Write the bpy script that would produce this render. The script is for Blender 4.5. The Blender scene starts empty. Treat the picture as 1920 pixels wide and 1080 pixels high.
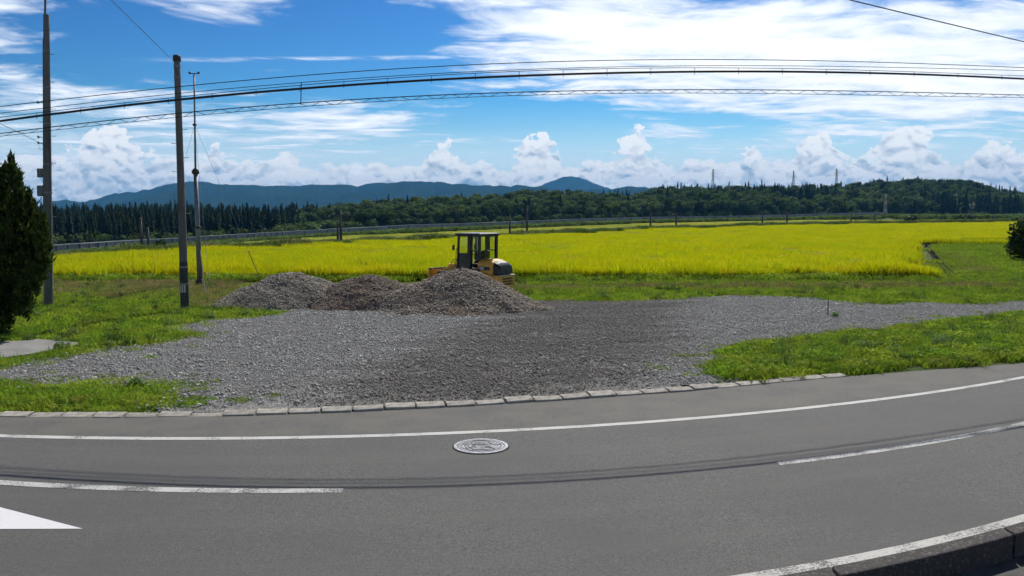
import bpy, math, random
import numpy as np
from mathutils import Vector, Matrix

# ------------------------------------------------------------------ camera
F, CX, CY, CAMH, PITCH = 1600.0, 960.0, 540.0, 3.2, math.radians(5.0)
scene = bpy.context.scene
COL = scene.collection
cam_data = bpy.data.cameras.new('camera')
cam_data.sensor_width = 36.0
cam_data.lens = 36.0 * F / 1920.0
cam_data.clip_start = 0.1
cam_data.clip_end = 40000
cam = bpy.data.objects.new('camera', cam_data)
COL.objects.link(cam)
cam.location = (0, 0, CAMH)
cam.rotation_euler = (math.radians(90) - PITCH, 0, 0)
scene.camera = cam

# ------------------------------------------------------------------ sun and sky
SUN_AZ, SUN_EL = math.radians(15.0), math.radians(46.0)      # azimuth clockwise from the view axis (+Y)
S = Vector((math.sin(SUN_AZ) * math.cos(SUN_EL), math.cos(SUN_AZ) * math.cos(SUN_EL), math.sin(SUN_EL)))
sun_data = bpy.data.lights.new('sun', 'SUN')
sun_data.energy = 4.2
sun_data.angle = math.radians(0.5)
sun_data.color = (1.0, 0.95, 0.87)
sun = bpy.data.objects.new('sun', sun_data)
COL.objects.link(sun)
sun.rotation_euler = S.to_track_quat('Z', 'Y').to_euler()
sun.location = (0, 0, 60)

world = bpy.data.worlds.new('World')
scene.world = world
world.use_nodes = True
WT = world.node_tree
WT.nodes.clear()


class E:
    """tiny expression wrapper over shader math nodes"""
    tree = WT

    def __init__(self, s):
        self.s = s

    @staticmethod
    def op(kind, *args, clamp=False):
        n = E.tree.nodes.new('ShaderNodeMath')
        n.operation = kind
        n.use_clamp = clamp
        for i, a in enumerate(args):
            if isinstance(a, E):
                E.tree.links.new(a.s, n.inputs[i])
            else:
                n.inputs[i].default_value = float(a)
        return E(n.outputs[0])

    def __add__(a, b): return E.op('ADD', a, b)
    __radd__ = __add__
    def __sub__(a, b): return E.op('SUBTRACT', a, b)
    def __rsub__(a, b): return E.op('SUBTRACT', b, a)
    def __mul__(a, b): return E.op('MULTIPLY', a, b)
    __rmul__ = __mul__
    def __truediv__(a, b): return E.op('DIVIDE', a, b)


def sstep(x, a, b):
    n = E.tree.nodes.new('ShaderNodeMapRange')
    n.interpolation_type = 'SMOOTHSTEP'
    E.tree.links.new(x.s, n.inputs[0])
    n.inputs[1].default_value, n.inputs[2].default_value = a, b
    return E(n.outputs[0])


def vec(x, y, z=0.0):
    n = E.tree.nodes.new('ShaderNodeCombineXYZ')
    for i, a in enumerate((x, y, z)):
        if isinstance(a, E):
            E.tree.links.new(a.s, n.inputs[i])
        else:
            n.inputs[i].default_value = a
    return n.outputs[0]


def noise(v, scale, detail=5, rough=0.55, dist=0.0, lac=2.0):
    n = E.tree.nodes.new('ShaderNodeTexNoise')
    E.tree.links.new(v, n.inputs['Vector'])
    n.inputs['Scale'].default_value = scale
    n.inputs['Detail'].default_value = detail
    n.inputs['Roughness'].default_value = rough
    n.inputs['Lacunarity'].default_value = lac
    n.inputs['Distortion'].default_value = dist
    return E(n.outputs[0])


def voro(v, scale, detail=2.5, rough=0.5, smooth=0.6):
    n = E.tree.nodes.new('ShaderNodeTexVoronoi')
    n.feature = 'F1'
    n.voronoi_dimensions = '2D'
    E.tree.links.new(v, n.inputs['Vector'])
    n.inputs['Scale'].default_value = scale
    n.inputs['Detail'].default_value = detail
    n.inputs['Roughness'].default_value = rough
    n.normalize = True
    return E(n.outputs['Distance'])


def cmix(fac, a, b):
    n = E.tree.nodes.new('ShaderNodeMix')
    n.data_type = 'RGBA'
    for i, x in ((0, fac), (6, a), (7, b)):
        if isinstance(x, E):
            E.tree.links.new(x.s, n.inputs[i])
        elif isinstance(x, (tuple, list)):
            n.inputs[i].default_value = (*x, 1) if len(x) == 3 else x
        elif isinstance(x, (int, float)):
            n.inputs[i].default_value = x
        else:
            E.tree.links.new(x, n.inputs[i])
    return n.outputs[2]


SKY_STRENGTH = 0.10
sky = WT.nodes.new('ShaderNodeTexSky')
sky.sky_type = 'NISHITA'
sky.sun_disc = False
sky.sun_elevation = SUN_EL
sky.sun_rotation = SUN_AZ
sky.altitude = 60
sky.air_density = 1.0
sky.dust_density = 0.4
sky.ozone_density = 2.0

# the deep, contrasty blue of the photograph's sky: one grade for the whole dome
gam = WT.nodes.new('ShaderNodeGamma')
WT.links.new(sky.outputs[0], gam.inputs[0])
gam.inputs[1].default_value = 2.1
grade = WT.nodes.new('ShaderNodeMix')
grade.data_type = 'RGBA'
grade.blend_type = 'MULTIPLY'
grade.inputs[0].default_value = 1.0
WT.links.new(gam.outputs[0], grade.inputs[6])
grade.inputs[7].default_value = (0.0299, 0.0565, 0.0683, 1)
sky_col = grade.outputs[2]

tc = WT.nodes.new('ShaderNodeTexCoord')
sep = WT.nodes.new('ShaderNodeSeparateXYZ')
WT.links.new(tc.outputs['Generated'], sep.inputs[0])
dx, dy, dz = E(sep.outputs[0]), E(sep.outputs[1]), E(sep.outputs[2])
az = E.op('ARCTAN2', dx, dy) * 57.2958
el = E.op('ARCSINE', dz) * 57.2958


def bump(u0, v0, wu, wv, amp):
    a = (az - u0) * (1.0 / wu)
    b = (el - v0) * (1.0 / wv)
    r = a * a + b * b
    return E.op('POWER', 2.71828, r * -1.0) * amp


def px_az(x): return math.degrees(math.atan((x - 960) / F))
def px_el(y): return math.degrees(math.atan((540 - y) / F)) - 5.0


# high sheet of broken cloud, on a plane far above
zc = E.op('MAXIMUM', dz, 0.02) + 0.05
qx, qy = dx / zc, dy / zc
warp = noise(vec(qx, qy), 1.1, 3, 0.5)
ux, uy = qx * 0.8 + warp * 0.5, qy + warp * 0.9
n_hi = noise(vec(ux, uy), 2.0, 8, 0.62)
n_hi_l = noise(vec(ux - 0.02, uy - 0.13), 2.0, 5, 0.60)
streak = noise(vec(qx * 0.45, qy * 1.5 + warp * 0.6), 2.6, 6, 0.6)
cover = noise(vec(az * 0.03, el * 0.10), 1.0, 2, 0.5) * 0.5 - 0.26
for b in ((px_az(1340), px_el(95), 12.0, 3.4, 0.37), (px_az(1780), px_el(150), 10.0, 3.4, 0.225),
          (px_az(1050), px_el(60), 6.0, 2.6, 0.16), (px_az(10), px_el(70), 3.5, 3.0, 0.28),
          (px_az(430), px_el(5), 4.5, 1.0, 0.22), (px_az(1700), px_el(205), 10.0, 0.9, 0.16),
          (px_az(640), px_el(235), 9.0, 1.2, 0.25), (px_az(1500), px_el(250), 14.0, 0.9, 0.10), (px_az(180), px_el(205), 6.0, 0.9, 0.09),
          (px_az(330), px_el(110), 9.0, 1.9, -0.20), (px_az(1000), px_el(225), 5.5, 1.2, -0.24),
          (px_az(650), px_el(110), 5.0, 2.0, -0.14), (px_az(1350), px_el(232), 5.0, 0.8, -0.14), (px_az(1830), px_el(20), 3.0, 1.2, -0.16)):
    cover = cover + bump(*b)
d_hi = n_hi * 0.95 + streak * 0.42 + cover - 0.675
a_hi = sstep(d_hi, 0.0, 0.26)
lit_hi = E.op('ADD', (n_hi - n_hi_l) * 2.6, 0.80, clamp=True)
thick_hi = sstep(d_hi, 0.14, 0.5)

# thin veil near the horizon and the aircraft trail
veil = sstep(el, 8.0, 1.5) * 0.50 + noise(vec(az * 0.06, el * 0.5), 1.0, 5, 0.6) * sstep(el, 9.0, 3.0) * 0.34 - 0.05
tr_c = el - (px_el(150) + (az - px_az(60)) * 0.085 - (az - px_az(60)) * (az - px_az(60)) * 0.0011)
tr_n = noise(vec(az * 0.35, el * 4.0), 1.0, 6, 0.65)
trail = sstep(E.op('ABSOLUTE', tr_c + (tr_n - 0.5) * 0.25), 0.20, 0.02) * sstep(tr_n, 0.36, 0.7) * sstep(az, -26.0, -14.0) * sstep(az, 4.0, -2.0) * 0.7


# banks of cumulus along the horizon
def cumulus(seed, base_top, amp, bumps, sc, gap):
    wob = noise(vec(az * 0.5 + seed, el * 0.7), 1.0, 4, 0.55)
    u, v = az + (wob - 0.5) * 1.8, el * 1.25 + (wob - 0.5) * 1.2
    wq = az + (noise(vec(az * 0.7 + seed, el * 0.9 + 4.0), 1.0, 4, 0.6) - 0.5) * 4.2
    h = noise(vec(wq * 0.30 + seed, seed), 1.0, 4, 0.6) * (2.0 * amp) + (base_top - amp)
    for (x, y, w) in bumps:
        bb = (wq - px_az(x)) * (1.0 / w)
        h = E.op('SMOOTH_MAX', h, E.op('POWER', 2.71828, bb * bb * -1.0) * px_el(y), 0.5)
    def puff(du, dv, det):
        return 1.0 - voro(vec(u + du + seed, v + dv), sc, det, 0.55)
    p0 = puff(0.0, 0.0, 3.0)
    pl_ = puff(0.16, 0.34, 2.0)
    fb = noise(vec(u + seed, v), 0.9, 5, 0.62)
    dens = (h - el) * 0.40 + (p0 - 0.60) * 0.9 + (fb - 0.5) * 0.7 - gap
    alpha = sstep(dens, 0.0, 0.10)
    hgt = sstep((el / (h + 0.4)), 0.1, 1.0)
    lit = E.op('ADD', (p0 - pl_) * 4.2 + (fb - 0.5) * 1.7, hgt * 0.50 + 0.46, clamp=True)
    rim = sstep(dens, 0.22, 0.02) * 0.35
    return alpha, E.op('ADD', lit, rim, clamp=True)


a_c1, l_c1 = cumulus(3.0, 3.2, 1.2, ((215, 248, 3.0), (400, 282, 1.8), (545, 282, 2.6), (830, 262, 2.3), (1010, 236, 2.1), (1190, 246, 2.2), (1420, 285, 2.0), (1530, 250, 2.4), (1690, 246, 2.6), (1850, 282, 2.4)), 0.42, 0.05)
a_c2, l_c2 = cumulus(47.0, 2.5, 0.8, ((130, 325, 1.3), (900, 300, 2.0), (1230, 305, 1.7), (1400, 285, 1.5), (1620, 300, 2.0)), 0.62, 0.02)
flat = sstep(noise(vec(az * 0.22, el * 1.6), 1.0, 5, 0.6), 0.50, 0.66) * sstep(el, 3.4, 1.6) * 0.7

k = 1.0 / SKY_STRENGTH
def g(r, gg, b, m=1.0): return (r * k * m, gg * k * m, b * k * m)
high = cmix(E.op('ADD', veil, 0.0, clamp=True), sky_col, g(0.66, 0.80, 0.95))
high = cmix(sstep(el, 6.0, 2.0) * 0.62, high, g(0.74, 0.85, 0.95))
high = cmix(E.op('ADD', trail, 0.0, clamp=True), high, g(0.80, 0.90, 1.0))
hi_col = cmix(lit_hi, g(0.42, 0.58, 0.82), g(0.88, 0.92, 0.98))
hi_col = cmix(thick_hi, hi_col, g(1.10, 1.10, 1.08))
high = cmix(a_hi * 0.92, high, hi_col)
low = cmix(flat, high, g(0.30, 0.46, 0.60))
low = cmix(a_c1 * 0.95, low, cmix(l_c1, g(0.26, 0.38, 0.52), g(0.92, 0.93, 0.94)))
low = cmix(flat * 0.45, low, g(0.28, 0.43, 0.56))
low = cmix(a_c2 * 0.85, low, cmix(l_c2, g(0.24, 0.36, 0.50), g(0.92, 0.94, 0.96)))
low = cmix(sstep(el, 1.2, -0.2) * 0.30, low, g(0.55, 0.70, 0.83))


def background(col):
    n = WT.nodes.new('ShaderNodeBackground')
    if isinstance(col, tuple):
        n.inputs[0].default_value = (*col, 1)
    else:
        WT.links.new(col, n.inputs[0])
    n.inputs[1].default_value = SKY_STRENGTH
    return n.outputs[0]


def mix_shader(fac, a, b):
    n = WT.nodes.new('ShaderNodeMixShader')
    WT.links.new(fac.s, n.inputs[0])
    WT.links.new(a, n.inputs[1])
    WT.links.new(b, n.inputs[2])
    return n.outputs[0]


# the cloud banks only reach a few degrees up, so the rest of the dome skips them
sky_all = mix_shader(E.op('LESS_THAN', el, 7.6), background(high), background(low))
sky_all = mix_shader(E.op('LESS_THAN', el, -0.6), sky_all, background(g(0.30, 0.36, 0.36)))
wo = WT.nodes.new('ShaderNodeOutputWorld')
WT.links.new(sky_all, wo.inputs[0])

vs = scene.view_settings
vs.view_transform = 'Standard'
vs.look = 'None'
vs.exposure = 0.32
vs.gamma = 1.0
vs.use_curve_mapping = False
scene.render.engine = 'CYCLES'
world.cycles.sampling_method = 'MANUAL'
world.cycles.sample_map_resolution = 256
scene.cycles.use_denoising = True
scene.cycles.use_adaptive_sampling = True
scene.cycles.adaptive_threshold = 0.03
scene.cycles.adaptive_min_samples = 12
scene.cycles.max_bounces = 6
scene.cycles.diffuse_bounces = 2
scene.cycles.glossy_bounces = 2
scene.cycles.transmission_bounces = 4
scene.cycles.transparent_max_bounces = 32
scene.cycles.volume_bounces = 0
scene.cycles.caustics_reflective = False
scene.cycles.caustics_refractive = False

# ------------------------------------------------------------------ survey helpers
CT, ST = math.cos(PITCH), math.sin(PITCH)


def ray(x, y):
    vx, vz = (x - CX) / F, -(y - CY) / F
    return vx, CT + vz * ST, -ST + vz * CT


def G(x, y, z=0.0):
    """point of the level z that is sighted along a bearing"""
    a, b, cc = ray(x, y)
    s = (z - CAMH) / cc
    return Vector((a * s, b * s, z))


def P(x, y, D):
    a, b, cc = ray(x, y)
    s = D / b
    return Vector((a * s, D, CAMH + cc * s))


def lerp_tab(x, xs, ys):
    """piecewise linear with linear extrapolation"""
    x = np.asarray(x, float)
    r = np.interp(x, xs, ys)
    lo, hi = x < xs[0], x > xs[-1]
    r = np.where(lo, ys[0] + (x - xs[0]) * (ys[1] - ys[0]) / (xs[1] - xs[0]), r)
    return np.where(hi, ys[-1] + (x - xs[-1]) * (ys[-1] - ys[-2]) / (xs[-1] - xs[-2]), r)


def vnoise(x, y, seed=0):
    """smooth value noise 0..1"""
    x, y = np.asarray(x, float), np.asarray(y, float)
    xi, yi = np.floor(x), np.floor(y)
    fx, fy = x - xi, y - yi
    fx, fy = fx * fx * (3 - 2 * fx), fy * fy * (3 - 2 * fy)
    def h(a, b):
        t = np.sin(a * 127.1 + b * 311.7 + seed * 74.7) * 43758.5453
        return t - np.floor(t)
    return (h(xi, yi) * (1 - fx) + h(xi + 1, yi) * fx) * (1 - fy) + (h(xi, yi + 1) * (1 - fx) + h(xi + 1, yi + 1) * fx) * fy


def fbm(x, y, o=4, seed=0):
    s, a, t = 0, 0.5, 0
    for i in range(o):
        s = s + a * vnoise(np.asarray(x) * 2 ** i, np.asarray(y) * 2 ** i, seed + i)
        t += a
        a *= 0.5
    return s / t


def inside(px, py, poly):
    px, py = np.asarray(px), np.asarray(py)
    r = np.zeros(px.shape, bool)
    n = len(poly)
    for i in range(n):
        x0, y0 = poly[i][0], poly[i][1]
        x1, y1 = poly[(i + 1) % n][0], poly[(i + 1) % n][1]
        if y0 == y1:
            continue
        cond = ((y0 > py) != (y1 > py)) & (px < (x1 - x0) * (py - y0) / (y1 - y0) + x0)
        r ^= cond
    return r


# ------------------------------------------------------------------ materials
MATS = {}


def material(name, col, col2=None, scale=3.0, rough=0.8, bump_s=0.0, bump_scale=40.0, metal=0.0, spec=0.5, detail=6, stretch=(1, 1, 1), contrast=(0.35, 0.65), rnd=0.0, coords='Object'):
    if name in MATS:
        return MATS[name]
    m = bpy.data.materials.new(name)
    m.use_nodes = True
    t = m.node_tree
    b = t.nodes['Principled BSDF']
    b.inputs['Roughness'].default_value = rough
    b.inputs['Metallic'].default_value = metal
    b.inputs['Specular IOR Level'].default_value = spec
    b.inputs['Base Color'].default_value = (*col, 1)
    E.tree = t
    geo = t.nodes.new('ShaderNodeNewGeometry')
    co = geo.outputs['Position']
    if coords == 'Object':
        co = t.nodes.new('ShaderNodeTexCoord').outputs['Object']
    if stretch != (1, 1, 1):
        mp = t.nodes.new('ShaderNodeMapping')
        mp.inputs['Scale'].default_value = stretch
        t.links.new(co, mp.inputs[0])
        co = mp.outputs[0]
    out = None
    if col2 is not None:
        f = sstep(noise(co, scale, detail, 0.6), *contrast)
        out = cmix(f, col, col2)
    if rnd > 0:
        oi = t.nodes.new('ShaderNodeObjectInfo')
        hs = t.nodes.new('ShaderNodeHueSaturation')
        t.links.new((E(oi.outputs['Random']) * (2 * rnd) + (1 - rnd)).s, hs.inputs['Value'])
        if out is None:
            hs.inputs['Color'].default_value = (*col, 1)
        else:
            t.links.new(out, hs.inputs['Color'])
        out = hs.outputs[0]
    if out is not None:
        t.links.new(out, b.inputs['Base Color'])
    if bump_s > 0:
        bn = t.nodes.new('ShaderNodeBump')
        bn.inputs['Strength'].default_value = bump_s
        bn.inputs['Distance'].default_value = 0.02
        t.links.new(noise(co, bump_scale, 5, 0.6).s, bn.inputs['Height'])
        t.links.new(bn.outputs[0], b.inputs['Normal'])
    MATS[name] = m
    return m


def leaf_material(name, cols, scale=0.6, trans=0.35, rnd=0.18, tcol=None, rough=0.6):
    """two or three leaf colours spread by a world noise; light passes through the blades"""
    if name in MATS:
        return MATS[name]
    m = bpy.data.materials.new(name)
    m.use_nodes = True
    t = m.node_tree
    t.nodes.clear()
    E.tree = t
    geo = t.nodes.new('ShaderNodeNewGeometry')
    co = geo.outputs['Position']
    f = sstep(noise(co, scale, 5, 0.6), 0.36, 0.64)
    out = cmix(f, cols[0], cols[1])
    if len(cols) > 2:
        out = cmix(sstep(noise(co, scale * 3.7, 3, 0.6), 0.52, 0.68), out, cols[2])
    if len(cols) > 3:
        out = cmix(sstep(noise(co, scale * 0.8, 4, 0.65), 0.58, 0.74) * 0.75, out, cols[3])
    oi = t.nodes.new('ShaderNodeObjectInfo')
    at = t.nodes.new('ShaderNodeAttribute')
    at.attribute_name = 'tint'
    hs = t.nodes.new('ShaderNodeHueSaturation')
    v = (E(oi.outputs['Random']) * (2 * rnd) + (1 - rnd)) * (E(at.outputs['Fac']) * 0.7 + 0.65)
    t.links.new(v.s, hs.inputs['Value'])
    t.links.new(out, hs.inputs['Color'])
    d = t.nodes.new('ShaderNodeBsdfDiffuse')
    t.links.new(hs.outputs[0], d.inputs[0])
    tr = t.nodes.new('ShaderNodeBsdfTranslucent')
    t.links.new(hs.outputs[0], tr.inputs[0])
    gl = t.nodes.new('ShaderNodeBsdfGlossy')
    gl.inputs['Roughness'].default_value = rough
    gl.inputs[0].default_value = (0.8, 0.8, 0.8, 1)
    mx = t.nodes.new('ShaderNodeMixShader')
    mx.inputs[0].default_value = trans
    t.links.new(d.outputs[0], mx.inputs[1])
    t.links.new(tr.outputs[0], mx.inputs[2])
    mx2 = t.nodes.new('ShaderNodeMixShader')
    mx2.inputs[0].default_value = 0.012
    t.links.new(mx.outputs[0], mx2.inputs[1])
    t.links.new(gl.outputs[0], mx2.inputs[2])
    o = t.nodes.new('ShaderNodeOutputMaterial')
    t.links.new(mx2.outputs[0], o.inputs[0])
    MATS[name] = m
    return m


# ------------------------------------------------------------------ mesh helpers
class MB:
    def __init__(self):
        self.v, self.f = [], []

    def add(self, vs_, fs):
        o = len(self.v)
        self.v += [tuple(p) for p in vs_]
        self.f += [tuple(i + o for i in q) for q in fs]
        return self

    def box(self, c_, s_, rot=None, taper=1.0):
        pts = []
        for z in (-1, 1):
            kx = taper if z > 0 else 1.0
            for x, y in ((-1, -1), (1, -1), (1, 1), (-1, 1)):
                p = Vector((x * s_[0] / 2 * kx, y * s_[1] / 2 * kx, z * s_[2] / 2))
                if rot is not None:
                    p = rot @ p
                pts.append(p + Vector(c_))
        return self.add(pts, [(3, 2, 1, 0), (4, 5, 6, 7), (0, 1, 5, 4), (1, 2, 6, 5), (2, 3, 7, 6), (3, 0, 4, 7)])

    def bar(self, a, b, w, h=None):
        a, b = Vector(a), Vector(b)
        q = (b - a).to_track_quat('X', 'Z').to_matrix()
        return self.box((a + b) / 2, ((b - a).length, w, h or w), q)

    def tube(self, pts, r, n=6, cap=True):
        pts = [Vector(p) for p in pts]
        rr = r if isinstance(r, (list, tuple)) else [r] * len(pts)
        vs_, fs = [], []
        for i, p in enumerate(pts):
            d = pts[min(i + 1, len(pts) - 1)] - pts[max(i - 1, 0)]
            q = d.to_track_quat('Z', 'Y').to_matrix()
            for kk in range(n):
                a = 2 * math.pi * kk / n
                vs_.append(p + q @ Vector((math.cos(a) * rr[i], math.sin(a) * rr[i], 0)))
        for i in range(len(pts) - 1):
            for kk in range(n):
                k2 = (kk + 1) % n
                fs.append((i * n + kk, i * n + k2, (i + 1) * n + k2, (i + 1) * n + kk))
        if cap:
            fs.append(tuple(range(n - 1, -1, -1)))
            fs.append(tuple((len(pts) - 1) * n + kk for kk in range(n)))
        return self.add(vs_, fs)

    def prism(self, prof, y0, y1):
        """profile in x-z, extruded along y"""
        n = len(prof)
        vs_ = [(x, y0, z) for x, z in prof] + [(x, y1, z) for x, z in prof]
        fs = [tuple(range(n)), tuple(range(2 * n - 1, n - 1, -1))]
        for i in range(n):
            j = (i + 1) % n
            fs.append((i, i + n, j + n, j))
        return self.add(vs_, fs)

    def lathe(self, prof, c_, axis='Z', n=24):
        """profile of (radius, height) swept round an axis"""
        vs_, fs = [], []
        for r, h in prof:
            for kk in range(n):
                a = 2 * math.pi * kk / n
                p = (r * math.cos(a), r * math.sin(a), h)
                if axis == 'Y':
                    p = (p[0], p[2], p[1])
                vs_.append(Vector(p) + Vector(c_))
        for i in range(len(prof) - 1):
            for kk in range(n):
                k2 = (kk + 1) % n
                fs.append((i * n + kk, i * n + k2, (i + 1) * n + k2, (i + 1) * n + kk))
        return self.add(vs_, fs)

    def build(self, name, mat, parent=None, smooth=False, bevel=0.0):
        me = bpy.data.meshes.new(name)
        me.from_pydata(self.v, [], self.f)
        me.update()
        return link(name, me, mat, parent, smooth, bevel)


def link(name, me, mat, parent=None, smooth=False, bevel=0.0):
    o = bpy.data.objects.new(name, me)
    COL.objects.link(o)
    if mat is not None and not me.materials:
        me.materials.append(mat)
    if smooth:
        me.polygons.foreach_set('use_smooth', [True] * len(me.polygons))
    if parent is not None:
        o.parent = parent
    if bevel > 0:
        b = o.modifiers.new('bevel', 'BEVEL')
        b.width = bevel
        b.segments = 2
        b.limit_method = 'ANGLE'
    return o


def np_mesh(name, verts, faces, tint=None):
    """fast mesh from arrays; faces all of one size"""
    me = bpy.data.meshes.new(name)
    verts = np.asarray(verts, np.float32)
    faces = np.asarray(faces, np.int32)
    k_ = faces.shape[1]
    me.vertices.add(len(verts))
    me.vertices.foreach_set('co', verts.ravel())
    me.loops.add(faces.size)
    me.loops.foreach_set('vertex_index', faces.ravel())
    me.polygons.add(len(faces))
    me.polygons.foreach_set('loop_start', np.arange(0, faces.size, k_, dtype=np.int32))
    me.polygons.foreach_set('loop_total', np.full(len(faces), k_, np.int32))
    if tint is not None:
        a = me.attributes.new('tint', 'FLOAT', 'POINT')
        a.data.foreach_set('value', np.asarray(tint, np.float32))
    me.update(calc_edges=True)
    me.validate()
    return me


def tag(o, label=None, cat=None, group=None, kind=None):
    if label: o['label'] = label
    if cat: o['category'] = cat
    if group: o['group'] = group
    if kind: o['kind'] = kind
    return o


def empty(name, loc=(0, 0, 0), rz=0.0):
    o = bpy.data.objects.new(name, None)
    COL.objects.link(o)
    o.location = loc
    o.rotation_euler = (0, 0, rz)
    o.empty_display_size = 0.2
    return o


def scatter(name, pts, scl, rot, idx, protos, tilt=None):
    """stuff: copies of a few small meshes on given points, by geometry nodes"""
    pts = np.asarray(pts, np.float32)
    me = bpy.data.meshes.new(name)
    me.vertices.add(len(pts))
    me.vertices.foreach_set('co', pts.ravel())
    for nm, dat, tp in (('scl', scl, 'FLOAT'), ('rot', rot, 'FLOAT'), ('idx', idx, 'INT')):
        a = me.attributes.new(nm, tp, 'POINT')
        a.data.foreach_set('value', np.asarray(dat, np.float32 if tp == 'FLOAT' else np.int32))
    me.update()
    o = bpy.data.objects.new(name, me)
    COL.objects.link(o)
    coll = bpy.data.collections.new(name + '_kinds')
    for i, p in enumerate(protos):
        coll.objects.link(p)
    ng = bpy.data.node_groups.new(name, 'GeometryNodeTree')
    ng.interface.new_socket('Geometry', in_out='INPUT', socket_type='NodeSocketGeometry')
    ng.interface.new_socket('Geometry', in_out='OUTPUT', socket_type='NodeSocketGeometry')
    N, L = ng.nodes, ng.links
    gi, go = N.new('NodeGroupInput'), N.new('NodeGroupOutput')
    ip = N.new('GeometryNodeInstanceOnPoints')
    ci = N.new('GeometryNodeCollectionInfo')
    ci.inputs[0].default_value = coll
    ci.inputs['Separate Children'].default_value = True
    ci.inputs['Reset Children'].default_value = True
    def att(nm, tp):
        a = N.new('GeometryNodeInputNamedAttribute')
        a.data_type = tp
        a.inputs[0].default_value = nm
        return a.outputs[0]
    cx = N.new('ShaderNodeCombineXYZ')
    L.new(att('rot', 'FLOAT'), cx.inputs[2])
    L.new(gi.outputs[0], ip.inputs['Points'])
    L.new(ci.outputs[0], ip.inputs['Instance'])
    ip.inputs['Pick Instance'].default_value = True
    L.new(att('idx', 'INT'), ip.inputs['Instance Index'])
    L.new(cx.outputs[0], ip.inputs['Rotation'])
    L.new(att('scl', 'FLOAT'), ip.inputs['Scale'])
    L.new(ip.outputs[0], go.inputs[0])
    md = o.modifiers.new('scatter', 'NODES')
    md.node_group = ng
    o['kind'] = 'stuff'
    return o


def proto(name, me, mat):
    o = bpy.data.objects.new(name, me)
    if not me.materials:
        me.materials.append(mat)
    return o

# ------------------------------------------------------------------ plan of the road
def bend(c2, c1, c0, lo=-9.0, hi=12.0):
    def f(X):
        X = np.asarray(X, float)
        q = np.clip(X, lo, hi)
        return c2 * q * q + c1 * q + c0 + (X - q) * (2 * c2 * q + c1)
    return f


far_line = bend(0.02115, 0.1981, 12.31)
centre_line = bend(0.02825, 0.1573, 9.79)
near_line = bend(0.033, 0.2, 6.68)
shadow_line = bend(0.02545, 0.1341, 9.918)
_kx = [-8, -6.34, -4.53, -2.73, -0.88, 0.91, 3.15, 4.49, 5.56, 7.92, 10.9]
_ky = [13.14, 13.10, 13.19, 13.46, 13.86, 14.36, 15.08, 15.64, 16.10, 16.95, 17.95]
def kerb_line(X): return lerp_tab(X, _kx, _ky)
def inner_kerb(X): return near_line(X) - 0.30

# ------------------------------------------------------------------ far lines of the land, by bearing (pixel column) and distance
L0x = [97, 310, 640, 960, 1280, 1470, 1885]
L0y = [500, 484, 468, 452, 435, 428, 420]
L0D = [G(x, y)[1] for x, y in zip(L0x, L0y)]
def D0(x):
    x = np.clip(np.asarray(x, float), -700, 2300)
    return np.clip(lerp_tab(x, [-700, -200, 97, 310, 640, 960, 1280, 1470, 1885, 2300], [34, 43] + L0D + [300]), 20, 400)
PFx = [-700, 100, 310, 470, 640, 800, 960, 1219, 1500, 1885, 2500]
PFy = [520, 484, 472, 458, 446, 440, 432, 421, 415, 413, 412]
VIx = [-700, 102, 157, 215, 332, 407, 633, 683, 760, 930, 1065, 1219, 1432, 1575, 1657, 2600]
VIy = [500, 461, 456, 452.5, 446.7, 441.7, 429, 426.7, 422, 417, 411, 407, 404, 400, 398, 398]
VID = [70, 110, 116, 123, 138, 148, 188, 197, 212, 250, 282, 320, 372, 405, 425, 560]
FBx = [-900, 0, 310, 520, 640, 960, 1300, 1640, 2000, 2900]
FBy = [470, 458, 452, 438, 426, 414, 406, 404, 407, 407]
FBD = [260, 270, 280, 310, 350, 430, 500, 560, 620, 700]
RGx = [-900, 0, 100, 350, 450, 520, 560, 640, 760, 860, 940, 1040, 1100, 1180, 1250, 1380, 1480, 1560, 1660, 1750, 1810, 1850, 1875, 1920, 2200, 2900]
RGy = [380, 379, 381, 380, 384, 386, 381, 371, 367, 364, 357, 352, 353, 357, 350, 349, 350, 347, 338, 336, 338, 349, 355, 357, 352, 360]
RGD = [400, 400, 400, 400, 410, 430, 480, 540, 580, 600, 640, 680, 690, 700, 720, 760, 790, 820, 880, 900, 900, 860, 840, 830, 860, 900]


def elev_z(x, y, D):
    """height of the point sighted at (x, y) at forward distance D (arrays)"""
    x, y, D = np.asarray(x, float), np.asarray(y, float), np.asarray(D, float)
    vz = -(y - CY) / F
    return CAMH + (-ST + vz * CT) * D / (CT + vz * ST)


def bear_x(x, y, D):
    vz = -(np.asarray(y, float) - CY) / F
    return (np.asarray(x, float) - CX) / F * np.asarray(D, float) / (CT + vz * ST)


TREE_X, TREE_Y = [0, 540, 640, 1150, 1300, 2000], [9.0, 9.5, 14.0, 13.5, 11.5, 11.5]
az_cols = np.radians(np.linspace(-66, 66, 265))
colx = CX + F * np.tan(az_cols)
colx_c = np.clip(colx, -900, 2900)
rows = []


def slope_of(D):            # X / Y along a column
    return np.tan(az_cols)


def row(D, z):
    D = np.broadcast_to(np.asarray(D, float), az_cols.shape)
    return np.stack([np.tan(az_cols) * D, D, np.broadcast_to(np.asarray(z, float), az_cols.shape)], 1)


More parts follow.
